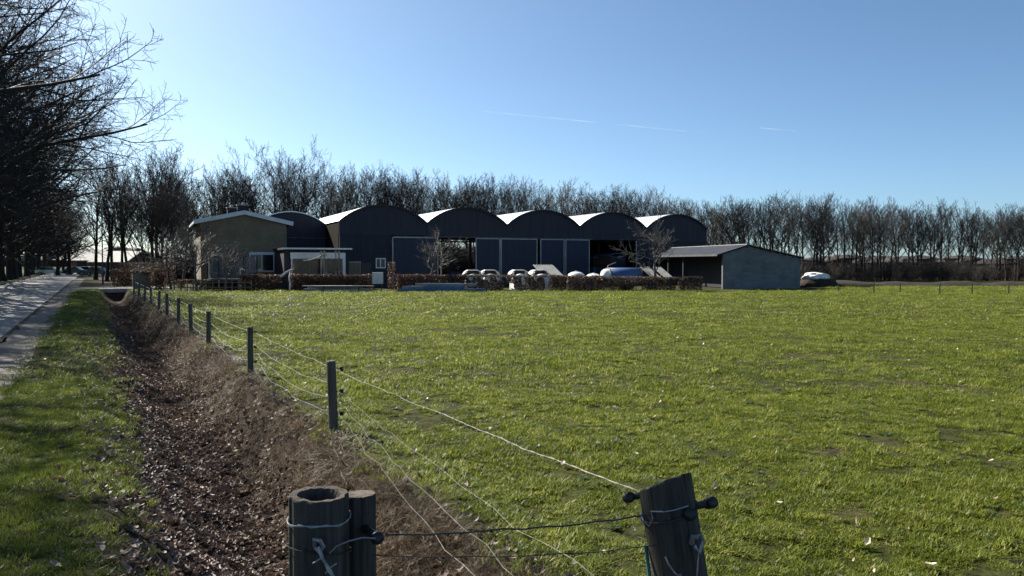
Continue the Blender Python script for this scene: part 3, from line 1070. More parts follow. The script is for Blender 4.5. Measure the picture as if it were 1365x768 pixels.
hall = thing('barn_hall', 'long dark barn hall of five arched bays with glaring white roofs', 'barn', (HX, HY, 0), A_H)


def arc(hw, zb, zt, n=18):
    rise = zt - zb
    Rr = (hw * hw + rise * rise) / (2 * rise)
    a0 = math.asin(hw / Rr)
    return [(Rr * math.sin(a0 * (2 * i / n - 1)), zt - Rr + Rr * math.cos(a0 * (2 * i / n - 1))) for i in range(n + 1)]


for b_ in range(5):
    c_ = b_ * BAY
    pr = arc(BAY / 2 - 0.01, Z_VAL, Z_TOP)
    z0 = Z_FAS + (0.12 if b_ == 0 else 0) - b_ * 0.02
    poly = [(c_ - BAY / 2 + 0.01, z0)] + [(c_ + BAY / 2 - 0.01, z0)] + [(c_ + x, z) for x, z in pr[::-1]]
    mk('gable', MB().prism_y(poly, 0.0, 0.12), M['gable_dark'], hall)
    zb_ = 4.95
    mk('back_gable_infill', MB().prism_y([(c_ - BAY / 2 + 0.01, zb_), (c_ + BAY / 2 - 0.01, zb_)] + [(c_ + x, z) for x, z in pr[::-1]], DEPTH - 0.08, DEPTH - 0.01), M['wall_dark'], hall)  # added to keep sun from entering over the back wall
    rf = MB().strip_y([(c_ + x, z + 0.01) for x, z in pr], -0.18, DEPTH, 0.07)
    ro = mk('roof', rf, M['roof_metal'], hall)
    rim = MB().strip_y([(c_ + x, z - 0.05) for x, z in pr], -0.22, -0.185, 0.13)
    mk('roof_edge', rim, M['gable_dark'], ro)
    ridges = MB()
    for q in range(1, 16):
        yy = q * DEPTH / 16
        ridges.strip_y([(c_ + x, z + 0.075) for x, z in pr[1:-1]], yy, yy + 0.05, 0.025)
    mk('sheet_lap', ridges, M['roof_metal'], ro)
    if b_: mk('valley_light_seal', MB().box((c_ - BAY / 2, DEPTH / 2 + 0.1, Z_VAL - 0.02), (0.36, DEPTH - 0.1, 0.05)), M['steel'], hall)  # strip added over the gap between bays to stop a sun leak

# walls below the gables
Wl = -BAY / 2
mk('front_wall', MB().box(((Wl + 0.05 + r_of(522)) / 2, 0.075, Z_FAS / 2 + 0.06), (r_of(522) - Wl - 0.05, 0.14, Z_FAS + 0.11)), M['wall_dark'], hall)
mk('side_wall', MB().box((Wl + 0.12, DEPTH / 2 + 0.2, (Z_VAL - 0.1) / 2), (0.16, DEPTH - 0.5, Z_VAL - 0.1)), M['side_wall'], hall)
Wr = 4.5 * BAY
mk('side_wall', MB().box((Wr - 0.12, DEPTH / 2 + 0.2, (Z_VAL - 0.1) / 2), (0.16, DEPTH - 0.5, Z_VAL - 0.1)), M['wall_dark'], hall)
mk('back_wall', MB().box((-0.2, DEPTH - 0.15, Z_VAL / 2), (BAY - 0.5, 0.12, Z_VAL)), M['wall_dark'], hall)
mk('back_wall', MB().box((3.5 * BAY, DEPTH - 0.15, Z_VAL / 2), (BAY * 1.95, 0.12, Z_VAL - 0.1)), M['wall_dark'], hall)
mk('cladding_strip', MB().box(((Wl + r_of(522)) / 2, 0.0, 3.32), (r_of(522) - Wl - 0.1, 0.06, 0.05)), M['gable_dark'], hall)
for q in range(6):
    for s_ in ((0.35,) if q else ()) + (DEPTH * 0.5, DEPTH - 0.3):
        cxx = min(max(Wl + q * BAY, Wl + 0.35), Wr - 0.35)
        mk('column', MB().box((cxx, s_, Z_VAL / 2), (0.2, 0.2, Z_VAL)), M['steel'], hall)
for s_ in (DEPTH * 0.5, DEPTH - 0.3):
    mk('beam', MB().box(((Wl + Wr) / 2, s_, 4.75), (Wr - Wl - 0.6, 0.16, 0.22)), M['steel'], hall)
# sliding doors: dark blue leaves with grey edge rails
for (xa, xb) in ((523, 584), (634, 666.5), (667.5, 716), (720, 752), (753.5, 785.5)):
    a_, b2 = r_of(xa, -0.12), r_of(xb, -0.12)
    ztop = 4.50
    mid = (a_ + b2) / 2; w = b2 - a_
    lf = mk('sliding_door', MB().box((mid, -0.12, 0.05 + ztop / 2), (w - 0.12, 0.06, ztop - 0.12)), M['door_blue'], hall)
    mk('top_rail', MB().box((mid, -0.13, ztop + 0.02), (w, 0.10, 0.085)), M['frame_grey'], lf)
    mk('edge_rail', MB().box((a_ + 0.04, -0.132, ztop / 2), (0.085, 0.10, ztop - 0.05)), M['frame_grey'], lf)
    mk('edge_rail', MB().box((b2 - 0.04, -0.132, ztop / 2), (0.085, 0.10, ztop - 0.05)), M['frame_grey'], lf)
mk('door_track', MB().box(((r_of(525) + r_of(790)) / 2, -0.05, 4.62), (r_of(790) - r_of(525), 0.07, 0.07)), M['steel'], hall)
# bay five: closed front, part of bay four too
a_, b2 = r_of(849), Wr - 0.1
mk('front_wall', MB().box(((a_ + b2) / 2, 0.09, Z_FAS / 2), (b2 - a_, 0.14, Z_FAS - 0.12)), M['wall_dark'], hall)
a_ = r_of(848, -0.05)
mk('edge_rail', MB().box((a_, -0.05, 2.25), (0.09, 0.09, 4.5)), M['frame_grey'], hall)
# small opening details on bay one: door leaf, dark doorway, white window
a_ = r_of(472.5, -0.05)
dl = mk('side_door', MB().box((a_, -0.04, 1.12), (1.05, 0.05, 2.2)), M['brown_timber'], hall)
mk('door_frame', MB().box((a_, -0.02, 1.14), (1.2, 0.04, 2.32)), M['frame_grey'], dl)
a_ = r_of(488, -0.05)
mk('doorway', MB().box((a_, -0.03, 1.1), (1.0, 0.06, 2.2)), M['black'], hall)
a_ = r_of(507.5, -0.05)
w = mk('window', MB().box((a_, -0.05, 2.15), (0.80, 0.06, 0.80)), M['glass'], hall)
fr = MB()
for dx_ in (-0.42, -0.02, 0.42): fr.box((a_ + dx_, -0.075, 2.15), (0.09, 0.06, 0.92))
for dz_ in (-0.42, 0.42): fr.box((a_, -0.07, 2.15 + dz_), (0.86, 0.06, 0.09))
mk('window_frame', fr, M['white_paint'], w)

# smaller arched barn between the house and the hall
x, y = px(389, 72.5)
sb = thing('arched_barn', 'smaller dark arched barn behind the gabled house', 'barn', (x, y, 0), A_H)
hw_ = 3.35
zb, zt = zpx(301, 72.5), zpx(283, 72.5)
pr = arc(hw_, zb, zt, 16)
mk('gable', MB().prism_y([(-hw_, 0), (hw_, 0)] + pr[::-1], 0, 0.15), M['gable_dark'], sb)
mk('roof', MB().strip_y([(a, c + 0.01) for a, c in pr], -0.15, 9, 0.08), M['roof_metal'], sb)
mk('side_wall', MB().box((-hw_ + 0.08, 4.5, zb / 2), (0.12, 8.6, zb - 0.05)), M['wall_dark'], sb)
mk('side_wall', MB().box((hw_ - 0.08, 4.5, zb / 2), (0.12, 8.6, zb - 0.05)), M['wall_dark'], sb)
mk('cladding_strip', MB().box((0, -0.03, zpx(317, 72.5)), (2 * hw_ - 0.2, 0.06, 0.06)), M['steel'], sb)

# ------------------------------------------------------------------ the gabled house
x, y = px(268, 66)
hs = thing('gabled_house', 'brown brick house with a low gable, white roof edges and two chimneys', 'house', (x, y, 0), A_H)
HW, HD = 7.2, 9.0
ze, zr = 5.62, 6.42
mk('wall', MB().prism_y([(0, 0), (HW, 0), (HW, ze), (HW / 2, zr), (0, ze)], 0, HD), M['house_brick'], hs)
sl = math.atan2(zr - ze, HW / 2)
rfm = MB()
rfm.strip_y([(-0.45, ze - 0.45 * math.tan(sl) + 0.02), (HW / 2, zr + 0.02), (HW + 0.45, ze - 0.45 * math.tan(sl) + 0.02)], -0.25, HD + 0.25, 0.2)
ro = mk('roof', rfm, M['dark_roof'], hs)
fm = MB()
fm.strip_y([(-0.5, ze - 0.5 * math.tan(sl) + 0.0), (HW / 2, zr + 0.0), (HW + 0.5, ze - 0.5 * math.tan(sl) + 0.0)], -0.30, -0.253, 0.36)
mk('verge_board', fm, M['white_paint'], ro)
for xe in (-0.5, HW + 0.5):
    mk('gutter', MB().box((xe, HD / 2, ze - 0.5 * math.tan(sl) + 0.16), (0.09, HD + 0.5, 0.2)), M['white_paint'], ro)
for (cx_, w_, h_) in ((3.05, 0.72, 0.75), (4.05, 0.98, 1.02)):
    ch = mk('chimney', MB().box((cx_ - 0.25, 3.2, zr + h_ / 2 - 0.15), (w_, 0.7, h_ + 0.3)), M['wall_dark'], ro)
    ch.name = 'chimney'
    mk('chimney_cap', MB().box((cx_ - 0.25, 3.2, zr + h_ + 0.03), (w_ + 0.12, 0.82, 0.09)).box((cx_ - 0.2, 3.2, zr + h_ + 0.18), (0.25, 0.25, 0.22)), M['concrete'], hs)
k = lambda c: ((c - 682.5) / 1020 * y - x) / (math.cos(A_H) - math.sin(A_H) * (c - 682.5) / 1020)


def window(parent, r0, r1, z0, z1, yy, panes=2, head=0.0):
    g = mk('window', MB().box(((r0 + r1) / 2, yy - 0.02, (z0 + z1) / 2), (r1 - r0 - 0.1, 0.05, z1 - z0 - 0.1)), M['glass'], parent)
    f_ = MB()
    for j in range(panes + 1):
        f_.box((r0 + (r1 - r0) * j / panes, yy - 0.05, (z0 + z1) / 2), (0.09, 0.08, z1 - z0))
    f_.box(((r0 + r1) / 2, yy - 0.053, z0), (r1 - r0, 0.08, 0.09))
    f_.box(((r0 + r1) / 2, yy - 0.053, z1 + head / 2), (r1 - r0 + 0.1, 0.09, 0.12 + head))
    mk('window_frame', f_, M['white_paint'], g)
    mk('window_sill', MB().box(((r0 + r1) / 2, yy - 0.09, z0 - 0.09), (r1 - r0 + 0.2, 0.18, 0.07)), M['concrete'], g)
    return g


window(hs, k(333), k(365), 1.45, 2.95, 0, 2, 0.12)
window(hs, k(283), k(297), 1.3, 2.85, 0, 1)

# flat-roofed extension between the house and the hall
x1_, y1_ = px(377, 62.3)
ex = thing('garden_extension', 'flat-roofed dark extension with a wide white window frame, right of the house', 'extension', (x1_, y1_, 0), A_H)
EW = 5.5
mk('wall', MB().box((EW / 2, 2.6, 1.62), (EW - 0.2, 5.2, 3.24)), M['wall_dark'], ex)
rfx = mk('roof', MB().box((EW / 2, 2.5, 3.33), (EW + 0.1, 5.7, 0.16)), M['dark_roof'], ex)
mk('roof_edge', MB().box((EW / 2, -0.4, 3.35), (EW + 0.2, 0.06, 0.13)), M['white_paint'], rfx)
g = mk('window', MB().box((2.85, -0.03, 1.5), (4.1, 0.05, 2.2)), M['glass'], ex)
fr = MB()
fr.box((2.85, -0.06, 2.78), (4.5, 0.1, 0.5))
for xx, ww in ((0.72, 0.14), (2.1, 0.12), (3.5, 0.12), (4.98, 0.24)):
    fr.box((xx, -0.063, 1.5), (ww, 0.09, 2.1))
mk('window_frame', fr, M['white_paint'], g)

# ------------------------------------------------------------------ the pale block barn on the right
A_B = R(12.0)
x, y = px(963.5, 63.5)
bb = thing('block_barn', 'low barn with a pale grey block gable and an open left side', 'barn', (x, y, 0), A_B)
BW, BD = 7.15, 15.0
zl, zp, zr2 = 2.95, 3.62, 2.62
xp = 2.25
mk('gable_wall', MB().prism_y([(0, 0), (BW, 0), (BW, zr2 - 0.06), (xp, zp - 0.06), (0, zl - 0.06)], 0, 0.22), M['block_wall'], bb)
mk('side_wall', MB().box((BW - 0.12, BD / 2 + 0.2, zr2 / 2 - 0.05), (0.2, BD - 0.5, zr2 - 0.1)), M['block_wall'], bb)
mk('back_wall', MB().box((BW / 2, BD - 0.12, 1.3), (BW - 0.2, 0.15, 2.6)), M['wall_dark'], bb)
mk('bay_shade_sheet', MB().box((1.3, BD / 2, 1.5), (0.12, BD - 0.6, 2.9)), M['wall_dark'], bb)  # dark sheet added to stand in for the shade inside the open bay
ro = mk('roof', MB().strip_y([(-0.55, zl - 0.16), (xp, zp), (BW + 0.25, zr2 - 0.05)], -0.15, BD + 0.1, 0.09), M['dark_roof'], bb)
mk('ridge_cap', MB().box((xp, BD / 2, zp + 0.11), (0.35, BD + 0.3, 0.07)), M['frame_grey'], ro)
mk('eaves_board', MB().box((-0.56, BD / 2, zl - 0.13), (0.06, BD + 0.2, 0.16)), M['steel'], ro)
for q in range(8):
    f_ = q / 7
    xx = xp + (BW - xp) * f_
    zz = zp + (zr2 - zp) * f_
    mk('purlin_end', MB().box((xx, -0.11, zz - 0.10), (0.12, 0.14, 0.10)), M['brown_timber'], bb)
for q in range(2, 5):
    mk('post', MB().box((-0.1, 0.6 + q * 3.4, zl / 2 - 0.1), (0.16, 0.16, zl - 0.15)), M['wall_dark'], bb)

# ------------------------------------------------------------------ machines seen through the hall openings
def wheel(parent, x, y, r, w, name='wheel'):
    wh = mk(name, MB().tube([(x - w / 2, y, r), (x - w * 0.3, y, r), (x + w * 0.3, y, r), (x + w / 2, y, r)], [r * 0.93, r, r, r * 0.93], 20), M['rubber'], parent)
    mk('rim', MB().tube([(x - w / 2 - 0.02, y, r), (x + w / 2 + 0.02, y, r)], r * 0.55, 14), M['frame_grey'], wh)
    return wh


x, y = px(797, 84)
tr = thing('tractor', 'blue tractor parked inside the dark hall opening', 'tractor', (x, y, 0), A_H)
mk('bonnet', MB().box((0, -1.3, 1.25), (0.8, 1.7, 0.8)), M['blue_steel'], tr)
cb = mk('cab', MB().box((0, 0.5, 1.35), (1.3, 1.4, 0.7)).box((0, 0.5, 2.75), (1.35, 1.5, 0.1)), M['blue_steel'], tr)
cp = MB()
for sx in (-0.6, 0.6):
    for sy in (-0.15, 1.15):
        cp.box((sx, sy, 2.2), (0.08, 0.08, 1.05))
mk('cab_pillars', cp, M['black'], cb)
for sx in (-0.95, 0.95):
    wheel(tr, sx, 0.6, 0.8, 0.42, 'rear_wheel'); wheel(tr, sx * 0.85, -1.7, 0.5, 0.3, 'front_wheel')
x, y = px(812, 83.5)
tl_ = thing('farm_trailer', 'dark box trailer parked beside the tractor in the hall opening', 'trailer', (x, y, 0), A_H)
mk('body', MB().box((0, 0, 1.75), (1.9, 3.6, 2.3)), M['car_dark'], tl_)
mk('tarp', MB().strip_y([(-0.98, 2.88), (-0.6, 3.1), (0, 3.18), (0.6, 3.1), (0.98, 2.88)], -1.85, 1.85, 0.05), M['blue_steel'], tl_)
for sx in (-0.8, 0.8): wheel(tl_, sx, 0.2, 0.42, 0.24)
x, y = px(606, 78)
ct = thing('plastic_crate', 'small blue plastic crate in the left hall opening', 'crate', (x, y, 0), A_H)
cm = MB()
for sx in (-0.5, 0.5): cm.box((sx, 0, 0.9), (0.06, 0.9, 0.8))
for sy in (-0.44, 0.44): cm.box((0, sy, 0.9), (0.94, 0.05, 0.8))
cm.box((0, 0, 0.52), (0.94, 0.83, 0.05))
mk('crate', cm, M['blue_tarp'], ct)
pal = MB()
for q in range(5): pal.box((-0.48 + q * 0.24, 0, 0.47), (0.12, 1.0, 0.03))
for q in range(3): pal.box((-0.45 + q * 0.45, 0, 0.22), (0.1, 1.0, 0.45))
mk('pallet_stack', pal, M['pale_timber'], ct)

# ------------------------------------------------------------------ yard: hutches, boards, tank
def make_hutch():
    h = thing('calf_hutch', 'hutch', 'calf hutch')
    prof = []
    n = 12
    poly = [(-0.72, 0.0), (0.72, 0.0), (0.70, 0.9)] + [(0.66 * math.cos(a), 0.95 + 0.42 * math.sin(a)) for a in [math.pi * q / n for q in range(1, n)]] + [(-0.70, 0.9)]
    body = MB().prism_y(poly, -0.75, 0.95)
    mk('shell', body, M['white_plastic'], h, smooth=False)
    hood = MB().strip_y([(-0.80, 1.30), (-0.66, 1.52), (-0.42, 1.66), (0.42, 1.66), (0.66, 1.52), (0.80, 1.30)], 0.15, 1.15, 0.05)
    mk('vent_hood', hood, M['white_plastic'], h)
    mk('vent_gap', MB().box((0, 0.75, 1.46), (1.05, 0.3, 0.3)), M['black'], h)
    mk('louvre', MB().box((-0.70, 0.1, 1.30), (0.3, 0.3, 0.035), ry=R(-30)).box((-0.66, 0.1, 1.45), (0.3, 0.3, 0.035), ry=R(-30)).box((0.70, 0.1, 1.42), (0.3, 0.3, 0.035), ry=R(40)), M['white_plastic'], h)
    return h


hp = make_hutch()
hut = [(631, 'leftmost of the four vented white calf hutches behind the hedge'), (654, 'second vented white calf hutch from the left, before the door post'),
       (693.5, 'third vented white calf hutch, in front of the widest blue door'), (721, 'vented white calf hutch beside the leaning corrugated sheets')]
for i, (c, lb) in enumerate(hut):
    x, y = px(c, 62.0)
    if i == 0:
        o = hp; o.scale = (0.94,) * 3; o.location = (x, y, hz(x, y)); o.rotation_euler = (0, 0, R(10)); o['label'] = lb; o['group'] = 'vented calf hutches'
    else:
        o = dup(hp, (x, y, hz(x, y)), R(8 + 3 * i), 0.94, lb, 'vented calf hutches')
for c, lb, s_ in ((768, 'plain rounded white calf hutch before the right-hand blue door', 1.0), (791, 'low rounded white calf hutch beside the blue tank', 0.9)):
    x, y = px(c, 62.0)
    h = thing('calf_igloo', lb, 'calf hutch', (x, y, hz(x, y)), R(15), 'rounded calf hutches')
    pr = [(0.80 * s_, 0), (0.80 * s_, 0.7 * s_), (0.76 * s_, 1.05 * s_), (0.62 * s_, 1.28 * s_), (0.38 * s_, 1.42 * s_), (0.1, 1.47 * s_)]
    mk('dome', MB().lathe(pr, 18), M['white_plastic'], h, smooth=True)
    mk('vent_cap', MB().lathe([(0.13, 1.44 * s_), (0.13, 1.50 * s_), (0.05, 1.53 * s_)], 12), M['frame_grey'], h)


def corrugated(parent, w, l, th=0.02, name='sheet'):
    n = 72
    line = [(-w / 2 + w * i / n, 0.07 * math.sin(i / n * w / 0.26 * 2 * math.pi)) for i in range(n + 1)]
    mb = MB().strip_y(line, -l / 2, l / 2, th)
    return mk(name, mb, M['corrugated'], parent)


def leaning(cx_, dd, w, l, zc, lb, shear):
    x, y = px(cx_, dd)
    t_ = thing('corrugated_sheet', lb, 'roof sheet', (x, y, 0), R(shear))
    s = corrugated(t_, w, l)
    s.location = (0, 0, zc); s.rotation_euler = (R(32), 0, 0)
    pr = MB()
    for sx in (-w * 0.4, w * 0.4):
        pr.box((sx, l * 0.33, zc * 0.62), (0.08, 0.08, zc * 1.24)); pr.box((sx, -l * 0.25, zc * 0.25), (0.08, 0.08, zc * 0.5))
    mk('prop', pr, M['brown_timber'], t_)
    return t_


leaning(731, 63.6, 2.1, 1.75, 1.52, 'wide grey corrugated sheet leaning behind the calf hutches', 36)
leaning(868, 61.5, 1.05, 1.7, 1.36, 'left one of two grey corrugated sheets by the bare garden tree', 36)
leaning(884, 61.7, 0.85, 1.7, 1.34, 'right one of two grey corrugated sheets by the bare garden tree', 36)
x, y = px(866.5, 59.6)
pb = thing('board', 'upright pinkish board in the hedge below the corrugated sheets', 'board', (x, y, 0), R(8))
mk('panel', MB().box((0, 0, 0.52), (0.5, 0.05, 0.85)), M['pink_board'], pb)
mk('stake', MB().box((-0.2, 0.05, 0.45), (0.05, 0.05, 0.95)).box((0.2, 0.05, 0.45), (0.05, 0.05, 0.95)), M['brown_timber'], pb)

x, y = px(829, 61.5)
tk = thing('tank_trailer', 'blue-covered horizontal tank with a white rounded end, behind the hedge', 'tank', (x, y, 0), R(12))
tb = MB()
tb.tube([(-1.75, 0, 1.1), (-1.68, 0, 1.1), (-1.5, 0, 1.1), (-1.25, 0, 1.1), (1.35, 0, 1.1), (1.45, 0, 1.1)], [0.25, 0.44, 0.58, 0.62, 0.62, 0.5], 24)
mk('tank', tb, M['white_plastic'], tk, smooth=True)
cv = MB()
line = [(0.68 * math.cos(a), 1.1 + 0.66 * math.sin(a)) for a in [math.pi * (1.08 - 1.16 * q / 16) for q in range(17)]]
vs, fs = [], []
for sx in (-1.12, 1.42):
    for (a_, c_) in line: vs.append((sx, a_, c_))
m_ = len(line)
for q in range(m_ - 1): fs.append((q, q + 1, m_ + q + 1, m_ + q))
cvo = mk('cover', MB().add(vs, fs), M['blue_tarp'], tk, smooth=True)
so = cvo.modifiers.new('thickness', 'SOLIDIFY'); so.thickness = 0.03; so.offset = 1
mk('end_ring', MB().tube([(-1.2, 0, 1.1), (-1.12, 0, 1.1)], 0.72, 24), M['frame_grey'], tk)
mk('chassis', MB().box((0, 0, 0.42), (2.8, 0.8, 0.14)), M['steel'], tk)
for sy in (-0.5, 0.5):
    wh = mk('wheel', MB().tube([(0.3, sy - 0.1, 0.3), (0.3, sy + 0.1, 0.3)], 0.3, 16), M['rubber'], tk)
    mk('rim', MB().tube([(0.3, sy - 0.12, 0.3), (0.3, sy + 0.12, 0.3)], 0.16, 12), M['frame_grey'], wh)
mk('filler_pipe', MB().tube([(-1.3, -0.1, 1.7), (-1.2, -0.1, 1.95), (-0.8, -0.1, 2.12), (-0.55, -0.1, 2.2)], 0.035, 6), M['steel'], tk)

# white-wrapped heap on the far right of the block barn
x, y = px(1088, 69)
bp = thing('covered_heap', 'heap under a rumpled white sheet, right of the block barn', 'heap', (x, y, 0), R(5))
b_ = bmesh.new()
bmesh.ops.create_icosphere(b_, subdivisions=4, radius=1)
rr = random.Random(3)
for v in b_.verts:
    n1 = vnoise(np.array([v.co.x * 2.3 + 5]), np.array([v.co.y * 2.3 + v.co.z * 3]), 2)[0]
    k_ = 0.85 + 0.35 * n1
    v.co = Vector((v.co.x * 1.25 * k_, v.co.y * 0.9 * k_, 0.75 + v.co.z * 0.62 * k_ - 0.12 * v.co.x))
me = bpy.data.meshes.new('sheet'); b_.to_mesh(me); b_.free(); me.materials.append(M['white_plastic'])
o = bpy.data.objects.new('sheet', me); COL.objects.link(o); o.parent = bp
mk('base', MB().lathe([(1.5, -0.1), (1.42, 0.35), (1.2, 0.7), (0.5, 0.95)], 18, (0.1, 0, 0), 0.12, rr, 1.15, 0.8), M['earth'], bp)
x, y = px(1122, 70)
hp2 = mk('earth_heap', MB().lathe([(3.2, -0.15), (2.6, 0.18), (1.6, 0.42), (0.7, 0.55), (0.15, 0.6)], 22, (0, 0, 0), 0.14, rr, 1.3, 0.6), M['earth'], smooth=True)
hp2.location = (x, y, 0)
tag(hp2, 'low dark earth heap right of the white-covered heap', 'heap')

# ------------------------------------------------------------------ stacks of beams before the hedge
rb = random.Random(21)


def beams(cx0, cx1, dd, rows, mats, name, label, group, h=0.17):
    z = 0.06
    for ri, n in enumerate(rows):
        for j in range(n):
            xa, ya = px(cx0 + rb.uniform(0, 0.28) * (cx1 - cx0) + ri * 4, dd + j * 0.24)
            xb, yb = px(cx1 - rb.uniform(0, 0.38) * (cx1 - cx0) - ri * 4, dd + j * 0.24 + rb.uniform(-0.1, 0.1))
            L = xb - xa
            o = mk(name, MB().box((0, 0, 0), (L, 0.15, h)).box((0, 0, h / 2 + 0.006), (L * 0.995, 0.19, 0.012)).box((0, 0, -h / 2 - 0.006), (L * 0.995, 0.19, 0.012)), M[mats[(ri + j) % len(mats)]])
            o.location = ((xa + xb) / 2, (ya + yb) / 2, z + h / 2)
            o.rotation_euler = (0, rb.uniform(-0.006, 0.006), rb.uniform(-0.02, 0.02))
            tag(o, label, 'beam', group)
        z += h + 0.03


beams(529, 652, 57.3, (4, 3, 3), ('blue_steel', 'blue_steel', 'grey_steel'), 'steel_beam', 'blue-grey steel beam in the low stack before the hedge', 'stacked blue steel beams')
beams(590, 652, 57.9, (2,), ('blue_steel',), 'steel_beam', 'blue-grey steel beam in the low stack before the hedge', 'stacked blue steel beams', 0.16)
beams(404, 500, 57.5, (3, 3), ('grey_steel', 'steel'), 'steel_bar', 'grey steel bar under the pale planks left of the red shrub', 'stacked grey steel bars')
z_ = 0.44
for q, (a_, b2, lb) in enumerate(((418, 498, 'longest pale timber plank on top of the grey steel bars'), (403, 470, 'pale timber plank set back on the grey steel bars'))):
    xa, ya = px(a_, 57.55 + 0.3 * q); xb, yb = px(b2, 57.55 + 0.3 * q)
    o = mk('timber_plank', MB().box((0, 0, 0), (xb - xa, 0.24, 0.06)), M['pale_timber'])
    o.location = ((xa + xb) / 2, ya, z_); tag(o, lb, 'plank')
x, y = px(486, 57.6)
bk = thing('bearer_blocks', 'short timber bearers holding the pale planks', 'timber', (x, y, 0))
for dx_ in (-0.5, -3.2): mk('bearer', MB().box((dx_, 0.1, 0.22), (0.12, 0.7, 0.38)), M['brown_timber'], bk)

# ------------------------------------------------------------------ hedges
def hedge(name, cx0, cx1, dd, z1, th, material, label, group=None, leaves_n=None, seed=1, ends=0.15, d2=None, gappy=0.0, size=0.10):
    r = np.random.default_rng(seed)
    xa, ya = px(cx0, dd); xb, yb = px(cx1, d2 or dd)
    L = math.hypot(xb - xa, yb - ya); an = math.atan2(yb - ya, xb - xa)
    root = thing(name, label, 'hedge', ((xa + xb) / 2, (ya + yb) / 2, 0), an, group)
    n = leaves_n or int(L * z1 * 1500)
    x = (r.random(n) - 0.5) * L
    y = (r.random(n) - 0.5) * th
    z = 0.05 + r.random(n) ** 0.8 * (z1 - 0.05)
    z += 0.12 * (vnoise(x * 1.7 + 20, y * 0, 0) - 0.5) * (z > z1 * 0.8)
    if gappy:
        k = (vnoise(x * 2.2 + seed, z * 2.0, 1) > gappy) | (z > z1 * 0.86)
        x, y, z = x[k], y[k], z[k]
    n = len(x)
    s = size * r.uniform(0.6, 1.3, n)
    u = r.normal(size=(n, 3)); u /= np.linalg.norm(u, axis=1)[:, None]
    w = r.normal(size=(n, 3)); w -= (w * u).sum(1)[:, None] * u; w /= np.linalg.norm(w, axis=1)[:, None]
    c = np.stack([x, y, z], 1)
    u *= s[:, None] * 0.5; w *= s[:, None] * 0.34
    v = np.stack([c - u, c + w, c + u, c - w], 1).reshape(-1, 3)
    f = np.arange(n * 4).reshape(-1, 4)
    np_obj('foliage', v, f, M[material], root)
    st = MB()
    rr_ = random.Random(seed)
    for q in range(int(L / 0.22)):
        bx = (rr_.random() - 0.5) * L; by = rr_.uniform(-0.3, 0.3) * th
        pts = [(bx, by, -0.05)]
        for s_ in range(3):
            pts.append((pts[-1][0] + rr_.gauss(0, 0.07), pts[-1][1] + rr_.gauss(0, 0.05), (s_ + 1) / 3 * z1 * rr_.uniform(0.85, 1.0)))
        st.tube(pts, [0.022, 0.016, 0.012, 0.006], 4, cap=False)
        for s_ in range(3):
            b0 = Vector(pts[rr_.randint(0, 2)]) + Vector((0, 0, 0.1))
            st.tube([b0, b0 + Vector((rr_.gauss(0, 0.2), rr_.gauss(0, 0.12), rr_.uniform(0.15, 0.35)))], [0.009, 0.004], 3, cap=False)
    mk('stems', st, M['hedge_stem'], root, fix=False)
    return root


hedge('hedge', 319, 374, 60.0, 1.30, 0.6, 'beech_leaf', 'russet clipped hedge below the house window', 'hedges along the yard', seed=2)
hedge('hedge', 386, 496, 60.0, 1.30, 0.6, 'beech_leaf', 'russet clipped hedge in front of the wooden play set', 'hedges along the yard', seed=3)
hedge('hedge', 529, 622, 59.6, 1.30, 0.6, 'beech_leaf', 'russet hedge behind the stacked blue beams', 'hedges along the yard', seed=4)
hedge('hedge', 622, 742, 59.6, 1.25, 0.55, 'dull_leaf', 'thin brown hedge in front of the vented calf hutches', 'hedges along the yard', seed=5, gappy=0.24)
hedge('hedge', 742, 806, 59.6, 1.22, 0.65, 'beech_leaf', 'russet hedge in front of the rounded calf hutches', 'hedges along the yard', seed=6)
hedge('hedge', 806, 936, 59.6, 1.12, 0.6, 'dull_leaf', 'dark brown hedge in front of the blue tank and corrugated sheets', 'hedges along the yard', seed=7, gappy=0.2)
hedge('hedge', 236, 320, 62, 0.85, 0.5, 'beech_leaf', 'low russet hedge at the foot of the gabled house', 'hedges along the yard', seed=8, gappy=0.4)
hedge('red_shrub', 517, 527, 58.6, 2.25, 0.7, 'beech_leaf', 'tall narrow russet shrub between the planks and the blue beams', None, 900, seed=9)['category'] = 'shrub'
hedge('hedge', 152, 181, 69, 1.65, 1.2, 'beech_leaf', 'clipped russet hedge block beside the drive', 'hedges at the drive', 4200, seed=11)
hedge('hedge', 148, 232, 75, 2.25, 1.0, 'dull_leaf', 'tall dark russet hedge behind the drive', 'hedges at the drive', 7000, seed=12)
hedge('hedge', 204, 219, 60.5, 1.75, 1.3, 'beech_leaf', 'rounded russet hedge end right of the planter', 'hedges at the drive', 3000, seed=13)

# planter on the drive's edge
x, y = px(189, 61.5)
pl = thing('planter', 'large tapered brown planter with a grey clipped top beside the drive', 'planter', (x, y, 0.0))
mk('pot', MB().lathe([(0.62, -0.5), (0.64, 0.1), (0.70, 0.7), (0.76, 1.25), (0.70, 1.3)], 20, jit=0.02, rnd=rr), M['planter'], pl, smooth=True)
tp = hedge('clipped_top', 177, 201, 61.5, 0.36, 1.5, 'dull_leaf', None, None, 2200, seed=15)
for ch in list(tp.children):
    ch.parent = pl; ch.location = (0, 0, 1.22); ch.name = 'clipped_top' if ch.name.startswith('foliage') else 'stems'
bpy.data.objects.remove(tp)

